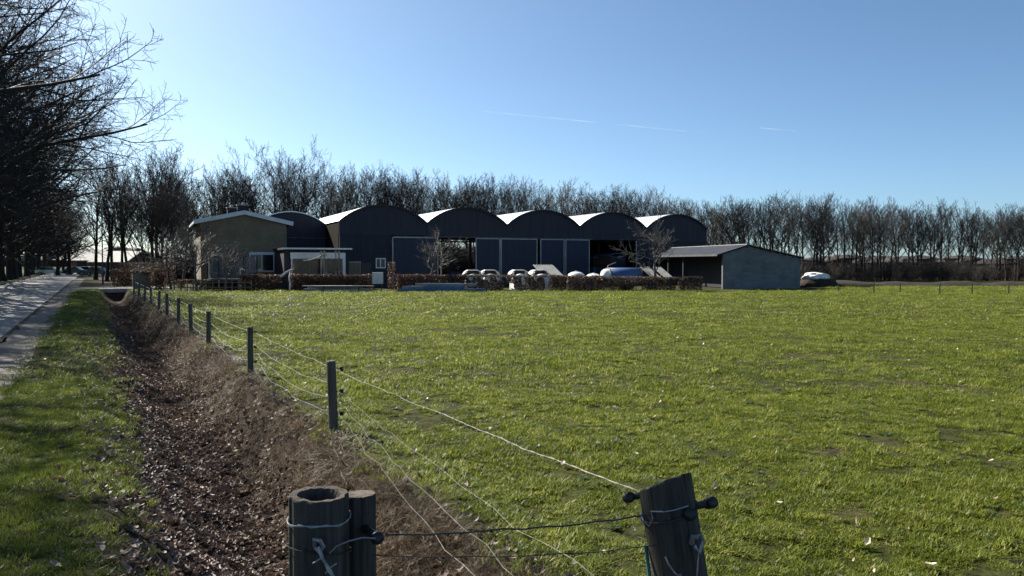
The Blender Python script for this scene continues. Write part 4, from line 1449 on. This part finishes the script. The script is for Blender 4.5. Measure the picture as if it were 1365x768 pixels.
# ------------------------------------------------------------------ garden: trees, trellis, trampoline, play set
gt = Pool([make_tree('garden_tree', 500 + i, 3.4, 0.10, GARDEN, 'bark_pale', 'bark_pale') for i in range(4)])
for q, (c, dd, s_, lb) in enumerate(((572, 61.0, 1.15, 'bare garden tree in front of the left barn door'), (876, 60.6, 1.35, 'bare garden tree with spreading limbs by the corrugated sheets'),
                                   (262, 60.5, 1.15, 'bare garden tree with pale twigs in front of the house corner'), (228, 62, 1.05, 'bare garden tree over the low hedge left of the house'),
                                   (300, 60.0, 0.9, 'small bare garden tree before the brick gable'), (243, 66, 1.5, 'taller bare garden tree beside the thicket and the house'))):
    x, y = px(c, dd)
    gt.put(q, x, y, TR.uniform(0, 6.28), s_, lb, 'bare garden trees')

x0, y0 = px(232, 58.8)
tf = thing('trellis_fence', 'thin brown garden fence with rails at the field edge below the house', 'fence', (x0, y0, 0), 0.0)
TL = px(335, 58.8)[0] - x0
for q in range(13):
    xx = q * TL / 12
    mk('post', MB().box((xx, 0, 0.42), (0.07, 0.07, 0.9), rz=0.3 * q), M['brown_timber'], tf)
for zz in (0.30, 0.68):
    mk('rail', MB().box((TL / 2, -0.05, zz), (TL, 0.035, 0.06)), M['brown_timber'], tf)

x, y = px(310, 62.3)
tm = thing('trampoline', 'round trampoline with a grey safety net in front of the brick gable', 'trampoline', (x, y, 0))
mk('mat', MB().lathe([(1.75, 0.78), (1.75, 0.84)], 28), M['black'], tm)
mk('rim', MB().lathe([(1.80, 0.72), (1.92, 0.74), (1.92, 0.90), (1.72, 0.92)], 28), M['net'], tm)
for q in range(6):
    a_ = q * math.pi / 3 + 0.3
    mk('pole', MB().tube([(1.9 * math.cos(a_), 1.9 * math.sin(a_), 0), (1.9 * math.cos(a_), 1.9 * math.sin(a_), 2.75)], 0.045, 6), M['black'], tm)


def net_material():
    m, t_, p = new_mat('safety_net')
    p.inputs['Base Color'].default_value = (0.14, 0.14, 0.145, 1); p.inputs['Roughness'].default_value = 0.9
    tr_ = t_.nodes.new('ShaderNodeBsdfTransparent'); mx = t_.nodes.new('ShaderNodeMixShader'); mx.inputs[0].default_value = 0.55
    t_.links.new(tr_.outputs[0], mx.inputs[1]); t_.links.new(p.outputs[0], mx.inputs[2]); t_.links.new(mx.outputs[0], t_.nodes['Material Output'].inputs['Surface'])
    return m


vs, fs = [], []
for q in range(28):
    a_ = q * 2 * math.pi / 28
    for zz in (0.9, 2.65): vs.append((1.82 * math.cos(a_), 1.82 * math.sin(a_), zz))
for q in range(28):
    q2 = (q + 1) % 28
    fs.append((2 * q, 2 * q2, 2 * q2 + 1, 2 * q + 1))
mk('safety_net', MB().add(vs, fs), net_material(), tm, smooth=True)

x, y = px(388, 61.4)
ps = thing('play_set', 'wooden play tower with plank sides, white slide and swing posts', 'play set', (x, y, 0))
m2 = lambda c: px(c, 61.4)[0] - x
for q in range(14):                                      # plank sides of the tower and bridge
    c = 391 + q * 2.35
    mk('plank', MB().box((m2(c), 0, 1.85 + 0.02 * (q % 3)), (0.125, 0.03, 1.15)), M['brown_timber'], ps)
for q in range(10):
    c = 434 + q * 2.35
    mk('plank', MB().box((m2(c), 0.0, 2.0 + 0.02 * (q % 3)), (0.125, 0.03, 1.0)), M['brown_timber'], ps)
mk('handrail', MB().tube([(m2(404), -0.05, 2.35), (m2(412), -0.05, 2.38), (m2(422), -0.05, 2.55), (m2(428), -0.05, 2.75), (m2(436), -0.05, 2.82)], 0.05, 6), M['pale_timber'], ps)
for c, h_ in ((391, 2.4), (428, 3.15), (432, 3.15), (447.5, 3.15), (452, 3.15)):
    for dy_ in ((0.06,) if c in (432, 452) else (0.06, 1.2)):
        mk('post', MB().box((m2(c), dy_, h_ / 2), (0.1, 0.1, h_)), M['pale_timber'], ps)
mk('deck', MB().box((m2(409), 0.6, 1.2), (2.2, 1.1, 0.06)), M['brown_timber'], ps)
mk('deck', MB().box((m2(441), 0.6, 1.45), (1.4, 1.1, 0.06)), M['brown_timber'], ps)
sl_ = MB()
pts = [(m2(391), -0.1, 1.6), (m2(384), -0.3, 1.38), (m2(374), -0.6, 0.85), (m2(367), -0.8, 0.55), (m2(362), -0.9, 0.50)]
for q in range(len(pts) - 1):
    p_, q_ = Vector(pts[q]), Vector(pts[q + 1])
    for dy_ in (-0.25, 0.25):
        sl_.tube([p_ + Vector((0, dy_, 0.08)), q_ + Vector((0, dy_, 0.08))], 0.06, 6)
    dv = q_ - p_
    sl_.add([p_ + Vector((0, -0.25, 0.03)), p_ + Vector((0, 0.25, 0.03)), q_ + Vector((0, 0.25, 0.03)), q_ + Vector((0, -0.25, 0.03)),
             p_ + Vector((0, -0.25, -0.02)), p_ + Vector((0, 0.25, -0.02)), q_ + Vector((0, 0.25, -0.02)), q_ + Vector((0, -0.25, -0.02))], [(0, 1, 2, 3), (7, 6, 5, 4), (0, 3, 7, 4), (1, 5, 6, 2)])
mk('slide', sl_, M['white_plastic'], ps)
mk('slide_leg', MB().box((m2(365), -0.85, 0.22), (0.06, 0.4, 0.5)), M['pale_timber'], ps)
mk('swing_seat', MB().box((m2(421), 0.2, 1.15), (0.7, 0.3, 0.22)), M['blue_tarp'], ps)
mk('swing_seat', MB().box((m2(437), 0.2, 1.2), (0.8, 0.3, 0.3)), M['blue_tarp'], ps)

x, y = px(386.3, 59.4)
bs = thing('birch_sapling', 'slim white birch stem between the hedges below the slide', 'sapling', (x, y, 0))
mk('stem', MB().tube([(0, 0, -0.1), (0.03, 0, 0.5), (-0.04, 0, 1.0), (0.03, 0, 1.5)], [0.07, 0.06, 0.05, 0.035], 7), M['white_paint'], bs, smooth=True)
tw = MB()
for q in range(14):
    z0_ = rb.uniform(0.5, 1.5)
    tw.tube([(0, 0, z0_), (rb.gauss(0, 0.25), rb.gauss(0, 0.2), z0_ + rb.uniform(0.2, 0.5))], [0.012, 0.005], 3, cap=False)
mk('twigs', tw, M['twig'], bs, fix=False)
x, y = px(503.5, 60.3)
cbx = thing('utility_cabinet', 'white upright cabinet at the end of the russet hedge', 'cabinet', (x, y, 0), R(10))
mk('body', MB().box((0, 0, 0.98), (0.85, 0.4, 0.9)), M['white_paint'], cbx)
mk('door', MB().box((0.2, -0.21, 0.98), (0.42, 0.03, 0.82)), M['white_plastic'], cbx)
mk('legs', MB().box((-0.3, 0, 0.27), (0.08, 0.3, 0.54)).box((0.3, 0, 0.27), (0.08, 0.3, 0.54)), M['steel'], cbx)
x, y = px(322, 60.6)
lp = thing('garden_hoop', 'small pale curved pipe standing in the garden before the trampoline', 'pipe', (x, y, 0))
mk('pipe', MB().tube([(-0.12, 0, 0)] + [(-0.12, 0, 1.5)] + [(0.08 - 0.2 * math.cos(a), 0, 1.5 + 0.2 * math.sin(a)) for a in (0.5, 1.1, 1.6, 2.2, 2.8)], 0.035, 8), M['white_paint'], lp)

# ------------------------------------------------------------------ street lamp, far barns and cars at the end of the road
x, y = px(137, 77)
lm = thing('street_lamp', 'tall grey street lamp at the road side by the drive', 'street lamp', (x, y, 0))
zt_ = zpx(270, 77)
mk('pole', MB().tube([(0, 0, -0.1), (0, 0, 1.2), (0, 0, 1.25), (0, 0, zt_ - 0.5)], [0.10, 0.10, 0.07, 0.05], 10), M['steel'], lm)
ar = mk('arm', MB().tube([(0, 0, zt_ - 0.5), (-0.25, 0, zt_ - 0.1), (-0.9, 0, zt_ + 0.08), (-1.7, 0, zt_ + 0.12)], 0.045, 8), M['steel'], lm)
mk('lamp_head', MB().box((-2.0, 0, zt_ + 0.1), (0.75, 0.3, 0.16)), M['white_plastic'], ar)


def far_barn(cx0, cx1, dd, zeave, zridge, lb, depth=9, rz=0.0):
    x, y = px(cx0, dd)
    w = (cx1 - cx0) / 1020 * dd
    o = thing('far_barn', lb, 'barn', (x, y, 0), rz)
    mk('wall', MB().prism_x([(0, 0), (depth, 0), (depth, zeave), (depth / 2, zridge), (0, zeave)], 0, w), M['red_brick'], o)
    for s_ in (0, 1):
        y0_, y1_ = (-0.5, depth / 2) if s_ == 0 else (depth / 2, depth + 0.5)
        z0_, z1_ = (zeave - 0.2, zridge + 0.06) if s_ == 0 else (zridge + 0.06, zeave - 0.2)
        mk('roof', MB().add([(-0.3, y0_, z0_), (w + 0.3, y0_, z0_), (w + 0.3, y1_, z1_), (-0.3, y1_, z1_), (-0.3, y0_, z0_ + 0.14), (w + 0.3, y0_, z0_ + 0.14), (w + 0.3, y1_, z1_ + 0.14), (-0.3, y1_, z1_ + 0.14)],
                             [(3, 2, 1, 0), (4, 5, 6, 7), (0, 1, 5, 4), (1, 2, 6, 5), (2, 3, 7, 6), (3, 0, 4, 7)]), M['corrugated'], o)
    mk('door', MB().box((w * 0.4, -0.06, 1.2), (1.8, 0.08, 2.3)), M['wall_dark'], o)
    return o


far_barn(120, 172, 160, 2.4, 4.5, 'far low barn with a pale sunlit roof, right of the road end', 10, R(-6))
far_barn(92, 130, 175, 2.8, 5.2, 'farther low barn with a pale roof, behind its neighbour at the road end', 14, R(20))


def car(cx_, dd, material, lb, rz):
    x, y = px(cx_, dd)
    c = thing('parked_car', lb, 'car', (x, y, hz(x, y)), rz, 'cars parked at the end of the road')
    body = [(-2.1, 0.35), (2.1, 0.35), (2.12, 0.75), (1.9, 0.88), (1.1, 0.95), (-1.75, 0.98), (-2.08, 0.85)]
    mk('body', MB().prism_y(body, -0.85, 0.85), M[material], c)
    ca = mk('cabin', MB().prism_y([(-1.75, 0.97), (1.05, 0.94), (0.35, 1.42), (-1.25, 1.45)], -0.74, 0.74), M['glass'], c)
    mk('roof', MB().prism_y([(-1.28, 1.44), (0.38, 1.41), (0.3, 1.47), (-1.2, 1.5)], -0.72, 0.72), M[material], ca)
    for sx in (-1.3, 1.3):
        for sy in (-0.8, 0.8):
            wh = mk('wheel', MB().tube([(sx, sy - 0.1, 0.31), (sx, sy + 0.1, 0.31)], 0.31, 16), M['rubber'], c)
            mk('rim', MB().tube([(sx, sy - 0.11, 0.31), (sx, sy + 0.11, 0.31)], 0.19, 10), M['frame_grey'], wh)
    for sy in (-0.6, 0.6): mk('headlight', MB().box((2.1, sy, 0.7), (0.06, 0.35, 0.14)), M['white_plastic'], c)


car(66, 138, 'car_silver', 'silver car parked beyond the avenue, leftmost of the far cars', 0.25)
car(102, 140, 'car_dark', 'dark car parked in front of the far barns', 0.1)
car(117, 143, 'car_silver', 'silver car parked in front of the far barns', 0.15)
car(133, 128, 'car_dark', 'dark car parked nearest the street lamp', -0.2)

# ------------------------------------------------------------------ fences
FN = 2.62                                                  # distance of the fence line across the ditch


def fence_xy(dd):
    # on the line through the posts; dd is the depth
    return (-2.24 - 0.553 * (dd - 9.55), dd)


def sag_line(a_, b_, sag, n=12, jit=0.012, r=None):
    pts = []
    for i in range(n + 1):
        t = i / n
        p = Vector(a_).lerp(Vector(b_), t)
        p.z -= sag * 4 * t * (1 - t)
        if r and 0 < i < n:
            p += Vector((r.gauss(0, jit), r.gauss(0, jit), r.gauss(0, jit)))
        pts.append(p)
    return pts


fc = thing('wire_fence', 'sagging pale wire fence on weathered round posts beside the ditch', 'fence')
rf_ = random.Random(12)
PD = [9.55, 14.5, 19.6, 22.9, 26.2, 30.0, 33.5, 37.5, 42.0, 47.0, 52.0]
PH = [0.97, 0.98, 0.95, 0.97, 0.98, 1.0, 0.98, 1.0, 0.98, 0.97, 1.0]
tops = []
for i, (dd, h_) in enumerate(zip(PD, PH)):
    x, y = fence_xy(dd)
    z0 = hz(x, y)
    lean = (rf_.gauss(0, 0.02), rf_.gauss(0, 0.02))
    r_ = 0.056 * rf_.uniform(0.9, 1.1)
    pts = [(x - lean[0] * 0.4, y, z0 - 0.3)] + [(x + lean[0] * q, y + lean[1] * q, (z0 - 0.02) + (h_ + 0.02 - z0) * q) for q in (0.0, 0.35, 0.7, 0.985, 1.0)]
    po = mk('post', MB().tube(pts, [r_, r_ * 1.03, r_, r_ * 0.98, r_ * 0.97, r_ * 0.85], 14), M['fence_post'], fc, smooth=False)
    T_ = Vector(pts[-1])
    tops.append((T_, z0))
    if i < 5:
        for zz in (h_ - 0.10, h_ - 0.38, h_ - 0.66)[: 3 if i < 3 else 1]:
            mk('insulator', MB().lathe([(0.012, -0.028), (0.026, -0.026), (0.026, -0.006), (0.014, 0), (0.026, 0.006), (0.026, 0.026), (0.012, 0.028)], 10, (x + r_ + 0.045, y, zz)).box((x + r_ + 0.015, y, zz), (0.06, 0.012, 0.012)), M['black'], po)
RP = Vector((0.415, 2.28, 1.5))                            # tie point on the right corner post
LEV = [(0.10, 0.02), (0.30, 0.10), (0.46, 0.16), (0.62, 0.20), (0.80, 0.17)]
for li, (dz, sag) in enumerate(LEV):
    for i in range(len(tops) - 1):
        (A_, za), (B_, zb_) = tops[i], tops[i + 1]
        s = sag * (1.0 if i in (0, 1) else 0.6) * rf_.uniform(0.7, 1.2)
        a_ = A_ + Vector((0.06, -0.02, -dz)); b_ = B_ + Vector((0.06, -0.02, -dz))
        if li == 0 or i < 9:
            w_ = 0.0024 + 0.0009 * i
            mk('wire', MB().tube(sag_line(a_, b_, s, 10, 0.008 if li == 0 else 0.016, rf_), w_, 5, cap=False), M['wire'], fc, smooth=True, fix=False)
A_, za = tops[0]
def at_low(c):                                             # where a strand drops out of sight by the corner post
    return Vector((*px(c, 2.9), EYE - 0.432 * 2.9))


ends = [(RP, 0.02, 0.10), (at_low(815), 0.04, 0.34), (at_low(705), 0.05, 0.46), (at_low(650), 0.06, 0.60)]
for q, (e_, sag, dz) in enumerate(ends):
    pts = sag_line(A_ + Vector((0.06, -0.02, -dz)), e_, sag, 22, 0.005 if q == 0 else 0.012, rf_)
    w_ = mk('wire', MB().tube(pts, 0.0012 if q == 0 else 0.0009, 6, cap=False), M['wire'], fc, smooth=True, fix=False)
    wr = MB()                                              # the second strand twisted round it, with barbs
    hp_ = []
    for i in range(len(pts) - 1):
        for s in range(10):
            t = s / 10
            p = pts[i].lerp(pts[i + 1], t); an = (i * 10 + s) * 1.05
            hp_.append(p + Vector((math.cos(an), 0.3 * math.cos(an), math.sin(an))) * 0.0026)
    wr.tube(hp_, 0.0010 if q == 0 else 0.0008, 4, cap=False)
    if q == 0: mk('twist_strand', wr, M['wire'], w_, fix=False)

# the right corner post, leaning
def big_post(mb, r, h, seed, lean=(0, 0), hollow=False, sl=0.0, sides=40, z0=-0.35, sy=0.0):
    """round post with drying cracks; slanted or rotten-out top"""
    rr_ = random.Random(seed)
    cr = [1.0] * sides
    for q in range(9):
        cr[rr_.randrange(sides)] = rr_.uniform(0.90, 0.95)
    wob_ = [1 + 0.035 * math.sin(2 * 6.283 * i / sides + seed) + rr_.uniform(-0.008, 0.008) for i in range(sides)]
    rows = 12
    vs, fs = [], []
    def ring(z, f, slant, inner=1.0, dz=None):
        for i in range(sides):
            a = 2 * math.pi * i / sides
            rr2 = r * f * wob_[i] * (cr[i] if inner > 0.9 else 1 + (wob_[i] - 1) * 1.5) * inner
            x = rr2 * math.cos(a) + lean[0] * z; y = rr2 * math.sin(a) + lean[1] * z
            zz = z + (slant * math.cos(a) + (sy * math.sin(a) if slant else 0)) * r * inner + (dz[i] if dz else 0)
            vs.append((x, y, zz))
    for j in range(rows + 1):
        t = j / rows
        ring(z0 + (h - z0) * t, 1.05 - 0.05 * t, sl * (t > 0.9))
    top = [rr_.uniform(-0.001, 0.002) for _ in range(sides)]
    ring(h + 0.004, 0.965, sl, 1.0, top)
    if hollow:
        ring(h + 0.003, 0.80, sl, 0.90, [rr_.uniform(-0.002, 0.002) for _ in range(sides)])
        ring(h - 0.012, 0.74, sl, 0.88, [rr_.uniform(-0.006, 0.006) for _ in range(sides)])
        ring(h - 0.05, 0.66, sl, 0.86, [rr_.uniform(-0.008, 0.008) for _ in range(sides)])
    n_r = len(vs) // sides
    for j in range(n_r - 1):
        for i in range(sides):
            i2 = (i + 1) % sides
            fs.append((j * sides + i, j * sides + i2, (j + 1) * sides + i2, (j + 1) * sides + i))
    fs.append(tuple((n_r - 1) * sides + i for i in range(sides)))
    mb.add(vs, fs)
    return len(fs)


def paint_top(o, zmin, slot_mat):
    o.data.materials.append(slot_mat)
    for p in o.data.polygons:
        if p.normal.z > 0.6 and p.center.z > zmin: p.material_index = 1


def insulator(parent, loc, rz, s=1.0):
    x, y, z = loc
    prof = [(0.008, -0.028), (0.024, -0.027), (0.026, -0.012), (0.013, -0.004), (0.013, 0.004), (0.026, 0.012), (0.024, 0.027), (0.008, 0.028)]
    o = mk('insulator', MB().lathe([(a * s, c * s) for a, c in prof], 16), M['black'], parent, smooth=True)
    o.location = loc; o.rotation_euler = (R(70), 0, rz)
    return o


BASE_R = (0.475, 2.30)
z0 = hz(*BASE_R)
rp = thing('corner_post', 'thick leaning weathered post with a slanted top in the field corner', 'post', (BASE_R[0], BASE_R[1], z0))
hR = 1.545 - z0
LR = -0.20
mb = MB(); big_post(mb, 0.083, hR, 4, (0, 0), False, 0.18, sy=-0.36)
o = mk('trunk', mb, M['post'], rp, smooth=False)
paint_top(o, hR - 0.1, M['end_grain'])
# tilt the whole post about a point so that its top stays put
rp.rotation_euler = (0, R(-9.5), 0)
rp.location = (BASE_R[0] + 0.155, BASE_R[1], z0)
bt = mk('black_band', MB().tube([(0.088 * math.cos(a), 0.088 * math.sin(a), hR - 0.085 + 0.012 * math.cos(a)) for a in [i * 6.283 / 24 for i in range(25)]], 0.0035, 5), M['wire_dark'], rp)
insulator(rp, (0.122, -0.02, hR - 0.075), 0.4, 0.7)
mk('insulator_stem', MB().tube([(0.07, -0.02, hR - 0.078), (0.125, -0.02, hR - 0.075)], 0.012, 8), M['black'], rp)
insulator(rp, (-0.112, 0.03, hR - 0.035), 0.2, 0.65)
mk('insulator_stem', MB().tube([(-0.07, 0.03, hR - 0.035), (-0.115, 0.03, hR - 0.035)], 0.010, 8), M['black'], rp)
insulator(rp, (0.045, -0.085, hR - 0.075), 0.0, 0.75)
cl = mk('wire_clip', MB().tube([(0.035, -0.093, hR - 0.16), (0.04, -0.10, hR - 0.135), (0.052, -0.10, hR - 0.14), (0.062, -0.10, hR - 0.132), (0.068, -0.093, hR - 0.155), (0.052, -0.096, hR - 0.185), (0.04, -0.094, hR - 0.165)], 0.008, 6), M['galv'], rp)
mk('hanging_wire', MB().tube([(0.052, -0.096, hR - 0.18), (0.035, -0.098, hR - 0.25), (0.005, -0.10, hR - 0.34), (-0.02, -0.10, hR - 0.45)], 0.0022, 5), M['wire'], rp)
mk('staple', MB().tube([(-0.045, -0.078, hR - 0.19), (-0.04, -0.09, hR - 0.21), (-0.028, -0.092, hR - 0.235), (-0.02, -0.09, hR - 0.245), (-0.008, -0.09, hR - 0.246)], 0.003, 5), M['wire'], rp)
mk('wire_loop', MB().tube([(-0.09, -0.02, hR - 0.06), (-0.088, -0.05, hR - 0.085), (-0.075, -0.06, hR - 0.10), (-0.062, -0.068, hR - 0.075), (-0.064, -0.066, hR - 0.055), (-0.03, -0.086, hR - 0.055), (0.0, -0.09, hR - 0.054), (0.045, -0.08, hR - 0.052)], 0.0024, 5), M['galv'], rp)
mk('cord', MB().tube([(-0.088, 0.0, hR - 0.18), (-0.094, -0.02, hR - 0.28), (-0.10, -0.02, hR - 0.42), (-0.10, 0.0, hR - 0.7)], 0.006, 6), M['green_cord'], rp)

# the left gate post (rotten-out top) and the thinner post fixed to it
BL = (-0.54, 2.12)
z0 = hz(*BL)
hL = EYE - 313 / 1020.0 * 2.12 - z0
lpst = thing('gate_post', 'thick weathered post with a rotten hollow top beside the ditch', 'post', (BL[0], BL[1], z0), 0.0)
mb = MB(); big_post(mb, 0.082, hL, 9, (0, 0), True, 0.0)
o = mk('trunk', mb, M['post'], lpst)
paint_top(o, hL - 0.2, M['end_grain'])
band = [(0.086 * math.cos(a) * 1.0, 0.086 * math.sin(a), hL - 0.062 + 0.004 * math.sin(3 * a)) for a in [i * 6.283 / 28 for i in range(29)]]
mk('wire_band', MB().tube(band, 0.0026, 5).tube([(x * 1.01, y * 1.01, z + 0.004 * math.sin(i * 1.7)) for i, (x, y, z) in enumerate(band)], 0.002, 5), M['galv'], lpst)
band = [(0.089 * math.cos(a), 0.089 * math.sin(a), hL - 0.145 + 0.02 * math.cos(a + 2.2)) for a in [i * 6.283 / 28 for i in range(29)]]
mk('wire_band', MB().tube(band, 0.002, 5), M['wire_dark'], lpst)
cl = mk('wire_clip', MB().tube([(0.01, -0.088, hL - 0.115), (0.012, -0.10, hL - 0.088), (0.028, -0.104, hL - 0.09), (0.036, -0.10, hL - 0.108), (0.026, -0.10, hL - 0.125), (0.014, -0.096, hL - 0.112)], 0.006, 6), M['galv'], lpst)
tz = [Vector((0.024, -0.102, hL - 0.112)), Vector((0.035, -0.115, hL - 0.132)), Vector((0.058, -0.13, hL - 0.155)), Vector((0.085, -0.15, hL - 0.19)), Vector((0.13, -0.19, hL - 0.265))]
mk('frayed_wire', MB().tube(tz, 0.0042, 5).tube([p + Vector((0.004 * math.sin(i * 2), 0, 0.005 * math.cos(i * 2))) for i, p in enumerate(tz)], 0.0032, 5)
   .tube([tz[1], tz[1] + Vector((-0.022, -0.01, -0.012))], 0.002, 4).tube([tz[2], tz[2] + Vector((0.02, 0, 0.014))], 0.002, 4).tube([tz[2], tz[2] + Vector((-0.01, 0, -0.014))], 0.002, 4), M['wire'], lpst)

BS = (BL[0] + 0.098, BL[1] + 0.083)
z0 = hz(*BS)
tp_ = thing('side_post', 'thinner weathered post standing against the hollow gate post', 'post', (BS[0], BS[1], z0))
hS = EYE - 313 / 1020.0 * 2.20 - z0
mb = MB(); big_post(mb, 0.044, hS, 14, (0.0, 0), False, 0.0, 28)
o = mk('trunk', mb, M['post'], tp_)
paint_top(o, hS - 0.1, M['end_grain'])
insulator(tp_, (0.068, -0.105, hS - 0.088), 0.3, 0.7)
mk('insulator_stem', MB().tube([(0.02, -0.035, hS - 0.086), (0.068, -0.105, hS - 0.087)], 0.013, 8), M['black'], tp_)
mk('tie_wire', MB().tube([(-0.05, -0.165, hS - 0.108), (-0.03, -0.165, hS - 0.088), (0.0, -0.15, hS - 0.08), (0.03, -0.12, hS - 0.082), (0.068, -0.13, hS - 0.08)], 0.0024, 5), M['galv'], tp_)

# dark wires across the gap between the two posts
gw = thing('gate_wire', 'two thin dark wires stretched between the hollow post and the leaning post', 'wire', (0, 0, 0))
a_ = Vector((BS[0] + 0.085, BS[1] - 0.075, z0 + hS - 0.09)); b_ = Vector((0.42, 2.24, 1.455))
mk('strand', MB().tube(sag_line(a_, b_, 0.012, 14, 0.0015, rf_), 0.0026, 5, cap=False), M['wire_dark'], gw, fix=False)
mk('strand', MB().tube(sag_line(a_ + Vector((-0.06, 0.05, -0.075)), b_ + Vector((0.03, 0.0, -0.09)), 0.02, 14, 0.0015, rf_), 0.0016, 5, cap=False), M['wire_dark'], gw, fix=False)

# low field fence on the right
ff = thing('field_fence', 'low thin wire fence on slim posts at the far right edge of the field', 'fence')
prev = None
for c, dd, h_ in ((1118, 56.5, 0.7), (1165, 55.5, 0.75), (1200, 55.5, 0.7), (1253, 52.5, 0.8), (1296, 54, 0.75), (1345, 53, 0.75), (1400, 52.5, 0.75)):
    x, y = px(c, dd)
    z_ = hz(x, y)
    mk('post', MB().tube([(x, y, z_ - 0.2), (x, y, z_ + h_)], 0.045, 8), M['post'], ff)
    if prev:
        for q in (0.25, 0.62):
            mk('wire', MB().tube(sag_line(Vector((prev[0], prev[1], prev[2] + q)), Vector((x, y, z_ + q)), 0.03, 6), 0.006, 4, cap=False), M['wire_dark'], ff, fix=False)
    prev = (x, y, z_)
x0, y0 = px(1090, 58.0)
bk_ = MB()
line = []
for q in range(70):
    c = 1085 + q * 8
    x, y = px(c, 73)
    h_ = 0.20 + 0.2 * vnoise(np.array([q * 0.5]), np.array([3.0]), 1)[0]
    line.append((x, y, h_))
vs, fs = [], []
for (x, y, h_) in line:
    vs += [(x, y - 0.9, -0.06), (x, y - 0.2, h_), (x, y + 0.3, h_ * 1.1), (x, y + 1.2, -0.06)]
for q in range(len(line) - 1):
    for s in range(3):
        a_ = q * 4 + s
        fs.append((a_, a_ + 4, a_ + 5, a_ + 1))
tag(mk('earth_bank', MB().add(vs, fs), M['earth'], smooth=True), kind='structure')

# ------------------------------------------------------------------ contrails, high and far away
def contrail(x0, y0, x1, y1, rad, lb):
    dist = 9000.0
    def at(xx, yy):
        v = Vector(((xx - 682.5) / 1020, 1, -(yy - 384) / 1020))
        v = Matrix.Rotation(R(-1.9), 3, 'X') @ v
        return Vector((0, 0, EYE)) + v * dist
    a_, b_ = at(x0, y0), at(x1, y1)
    n = 16
    pts = [a_.lerp(b_, i / n) for i in range(n + 1)]
    o = mk('contrail', MB().tube(pts, [rad * (0.35 + 0.65 * math.sin(math.pi * i / n)) for i in range(n + 1)], 8), ICE, smooth=True)
    return tag(o, lb, 'contrail')


ICE = contrail_material()
contrail(640, 148, 945, 178, 7.0, 'long faint contrail across the middle of the sky')
contrail(1013, 170.5, 1062, 175, 10.0, 'short bright contrail right of the long one')
